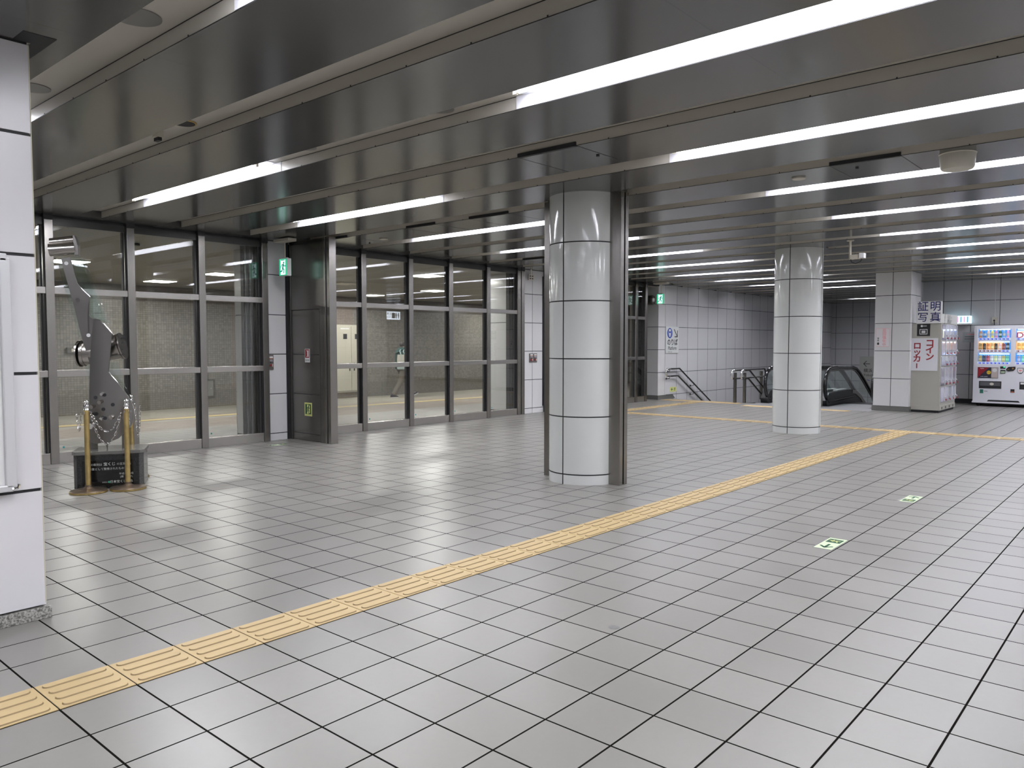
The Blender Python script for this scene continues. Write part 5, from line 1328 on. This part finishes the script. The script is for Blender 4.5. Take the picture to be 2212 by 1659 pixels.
def fingers(base, d, s, n0):
    """five finger chains rooted in a palm node; d = finger direction, s = across the palm"""
    out = []
    d, s = Vector(d).normalized(), Vector(s).normalized(); up = d.cross(s)
    for i, L in enumerate((.058, .068, .062, .048)):
        b = Vector(nodes[n0][0])+s*(-.024+.016*i)
        p1 = b+d*(L*.6); p2 = p1+(d*.6-up*.7)*(L*.5)
        k = len(nodes); nodes.append((tuple(p1), .0085)); nodes.append((tuple(p2), .0075)); edges.append((n0, k)); edges.append((k, k+1))
    b = Vector(nodes[n0][0])
    k = len(nodes); nodes.append((tuple(b-s*.035+d*.012), .0095)); nodes.append((tuple(b-s*.045+d*.035-up*.012), .008)); edges.append((n0, k)); edges.append((k, k+1))
fingers(None, (.1, .3, .9), (1, 0, 0), 22)
fingers(None, (.6, -.1, -.75), (.5, .3, .4), 26)
skin('body', nodes, edges, skinm, man)
# trousers
mb = MB()
ell = lambda cx, cy, cz, rx, ry, n=20: [W(cx+rx*math.cos(2*PI*i/n), cy+ry*math.sin(2*PI*i/n), cz) for i in range(n)]
mb.loft([ell(0, 0, .97, .14, .185), ell(0, 0, .88, .145, .19), ell(.0, 0, .80, .13, .175), ell(0, 0, .74, .06, .09)])
def leg(pts, rs_):
    mb.tube([W(*p) for p in pts], rs_, 16)
leg([(-.0, -.09, .90), (-.05, -.095, .72), (-.12, -.10, .52), (-.20, -.10, .40), (-.30, -.10, .27), (-.42, -.10, .085)], [.115, .108, .092, .086, .082, .078])
leg([(.01, .09, .90), (.09, .095, .72), (.25, .10, .52), (.31, .10, .40), (.40, .10, .26), (.515, .10, .11)], [.115, .108, .092, .086, .082, .078])
mb.build('trousers', trou, man)
# hooded jacket
mb = MB()
mb.loft([ell(-.02, 0, .865, .165, .205), ell(-.02, 0, .90, .18, .22), ell(-.025, 0, 1.05, .172, .215), ell(-.03, 0, 1.20, .168, .215), ell(-.03, 0, 1.32, .165, .220), ell(-.02, 0, 1.40, .135, .195), ell(0, 0, 1.45, .095, .12), ell(.01, 0, 1.475, .075, .085)])
for sg, pts in ((-1, [(0, -.175, 1.39), (-.02, -.23, 1.28), (-.03, -.25, 1.15), (.04, -.23, 1.16), (.11, -.205, 1.22), (.175, -.18, 1.31)]), (1, [(0, .175, 1.39), (.04, .23, 1.27), (.10, .24, 1.15), (.16, .225, 1.10), (.24, .205, 1.04)])):
    mb.tube([W(*p) for p in pts], [.075, .072, .066, .062, .056, .046][:len(pts)], 14)
mb.build('hooded_jacket', hood, man)
mb = MB()
rings = []
for (cx, cz, rx, ry) in ((-.20, 1.385, .02, .05), (-.16, 1.42, .06, .10), (-.10, 1.455, .085, .125), (-.03, 1.475, .095, .12), (.04, 1.475, .085, .105), (.08, 1.46, .06, .09)):
    rings.append([W(cx+.03*math.sin(a), ry*math.cos(a), cz+rx*.8*math.sin(a)) for a in [2*PI*i/16 for i in range(16)]])
mb.loft(rings); mb.build('hood', hood, man)
# shoes
def make_shoe(cx, cy, cz, pitch):
    c, s = math.cos(pitch), math.sin(pitch)
    def T(x, y, z): return W(cx+x*c-z*s, cy+y, cz+x*s+z*c)
    secs = [(-.13, .026, .055), (-.12, .034, .085), (-.06, .038, .088), (0, .040, .07), (.07, .046, .055), (.12, .042, .042), (.155, .022, .03)]
    mb = MB(); mb.loft([[T(x, w_*math.cos(a), .018+(h/2)*(1+math.sin(a))*.95) for a in [2*PI*i/14 for i in range(14)]] for x, w_, h in secs]); o_ = mb.build('shoe', shoe, man)
    mb = MB(); out = [(-.14, 0), (-.12, .034), (-.05, .04), (.06, .048), (.13, .042), (.165, 0), (.13, -.042), (.06, -.048), (-.05, -.04), (-.12, -.034)]
    v0 = [T(x, y, 0.0) for x, y in out]; v1 = [T(x, y, .026) for x, y in out]; n = len(out)
    mb.add(v0+v1, [tuple(reversed(range(n))), tuple(range(n, 2*n))]+[(i, (i+1) % n, n+(i+1) % n, n+i) for i in range(n)]); mb.build('sole', sole, o_)
make_shoe(-.40, -.10, .0, 0); make_shoe(.60, .10, .035, .36)
# head details
mb = MB(); hc = Vector(W(.035, 0, 1.625)); R_ = .099
rings = []
for k in range(7):
    ph = math.radians(-38+k*13); rr = R_*math.cos(ph); z = R_*math.sin(ph)*1.0
    ring = []
    for i in range(20):
        a = math.radians(62)+(2*PI-math.radians(124))*i/19
        ring.append(hc+Vector((rr*math.cos(a)*1.08, rr*math.sin(a)*.90, z)))
    rings.append(ring)
vs = [p for r in rings for p in r]; fs = []
for k in range(6):
    for i in range(19): fs.append((k*20+i, k*20+i+1, (k+1)*20+i+1, (k+1)*20+i))
inner = [hc+(Vector(p)-hc)*.9 for p in vs]; N = len(vs)
mb.add(vs+inner, fs+[tuple(N+i for i in reversed(f)) for f in fs], 0, True)
bd = [(i, i+1) for i in range(19)]+[(120+i+1, 120+i) for i in range(19)]
mb.add(vs+inner, [(b, a, N+a, N+b) for a, b in bd], 0)
mb.build('hair', hairm, man)
for sg in (-1, 1):
    mb = MB(); mb.loft([[W(.045+.012*math.cos(a)*k1, sg*(.083+.010*k2), 1.60+.030*math.sin(a)*k1) for a in [2*PI*i/12 for i in range(12)]] for k1, k2 in ((.6, 0), (1, .5), (.8, 1.2))]); mb.build('ear', skinm, man)
    mb = MB(); mb.lathe([(.003, -.008), (.009, -.005), (.011, 0), (.009, .005), (.003, .008)], W(.118, sg*.033, 1.612), 10); mb.build('eye', M['ink'], man)
mb = MB(); mb.tube([W(.123, -.022, 1.532), W(.132, 0, 1.530), W(.123, .022, 1.532)], .005, 6); mb.build('mouth', mat('lips', (.35, .15, .13), .5), man)
# tote bag hangs from the right shoulder: a thing of its own
bag = thing('tote_bag', W(-.27, -.30, .88), 'cream canvas tote bag with pale blue base and straps hanging at the man\'s side', 'bag')
BX, BY = -.27, -.315
def bagring(z, hw, th_, n=24):
    return [W(BX+hw*math.copysign(abs(math.cos(a))**.5, math.cos(a)), BY+th_*math.copysign(abs(math.sin(a))**.6, math.sin(a)), z) for a in [2*PI*i/n for i in range(n)]]
mb = MB(); mb.loft([bagring(.97, .180, .045), bagring(1.06, .182, .045), bagring(1.20, .176, .040), bagring(1.315, .170, .018)]); mb.build('body', canvas, bag)
mb = MB(); mb.loft([bagring(.865, .14, .03), bagring(.885, .182, .045), bagring(.97, .183, .047)]); mb.build('blue_base', strapm, bag)
for x in (-.075, .065):
    mb = MB()
    path = [W(BX+x, BY-.050, .99), W(BX+x, BY-.048, 1.15), W(BX+x+.01, BY-.03, 1.32), W(BX+x+.05, -.25, 1.42), W(BX+x+.12, -.20, 1.47), W(BX+x+.16, -.14, 1.47)]
    for p, q in zip(path[:-1], path[1:]):
        p, q = Vector(p), Vector(q); mb.obox(p-XP*.012, XP*.024, q-p, (q-p).cross(XP).normalized()*.004)
    mb.build('strap', strapm, bag)
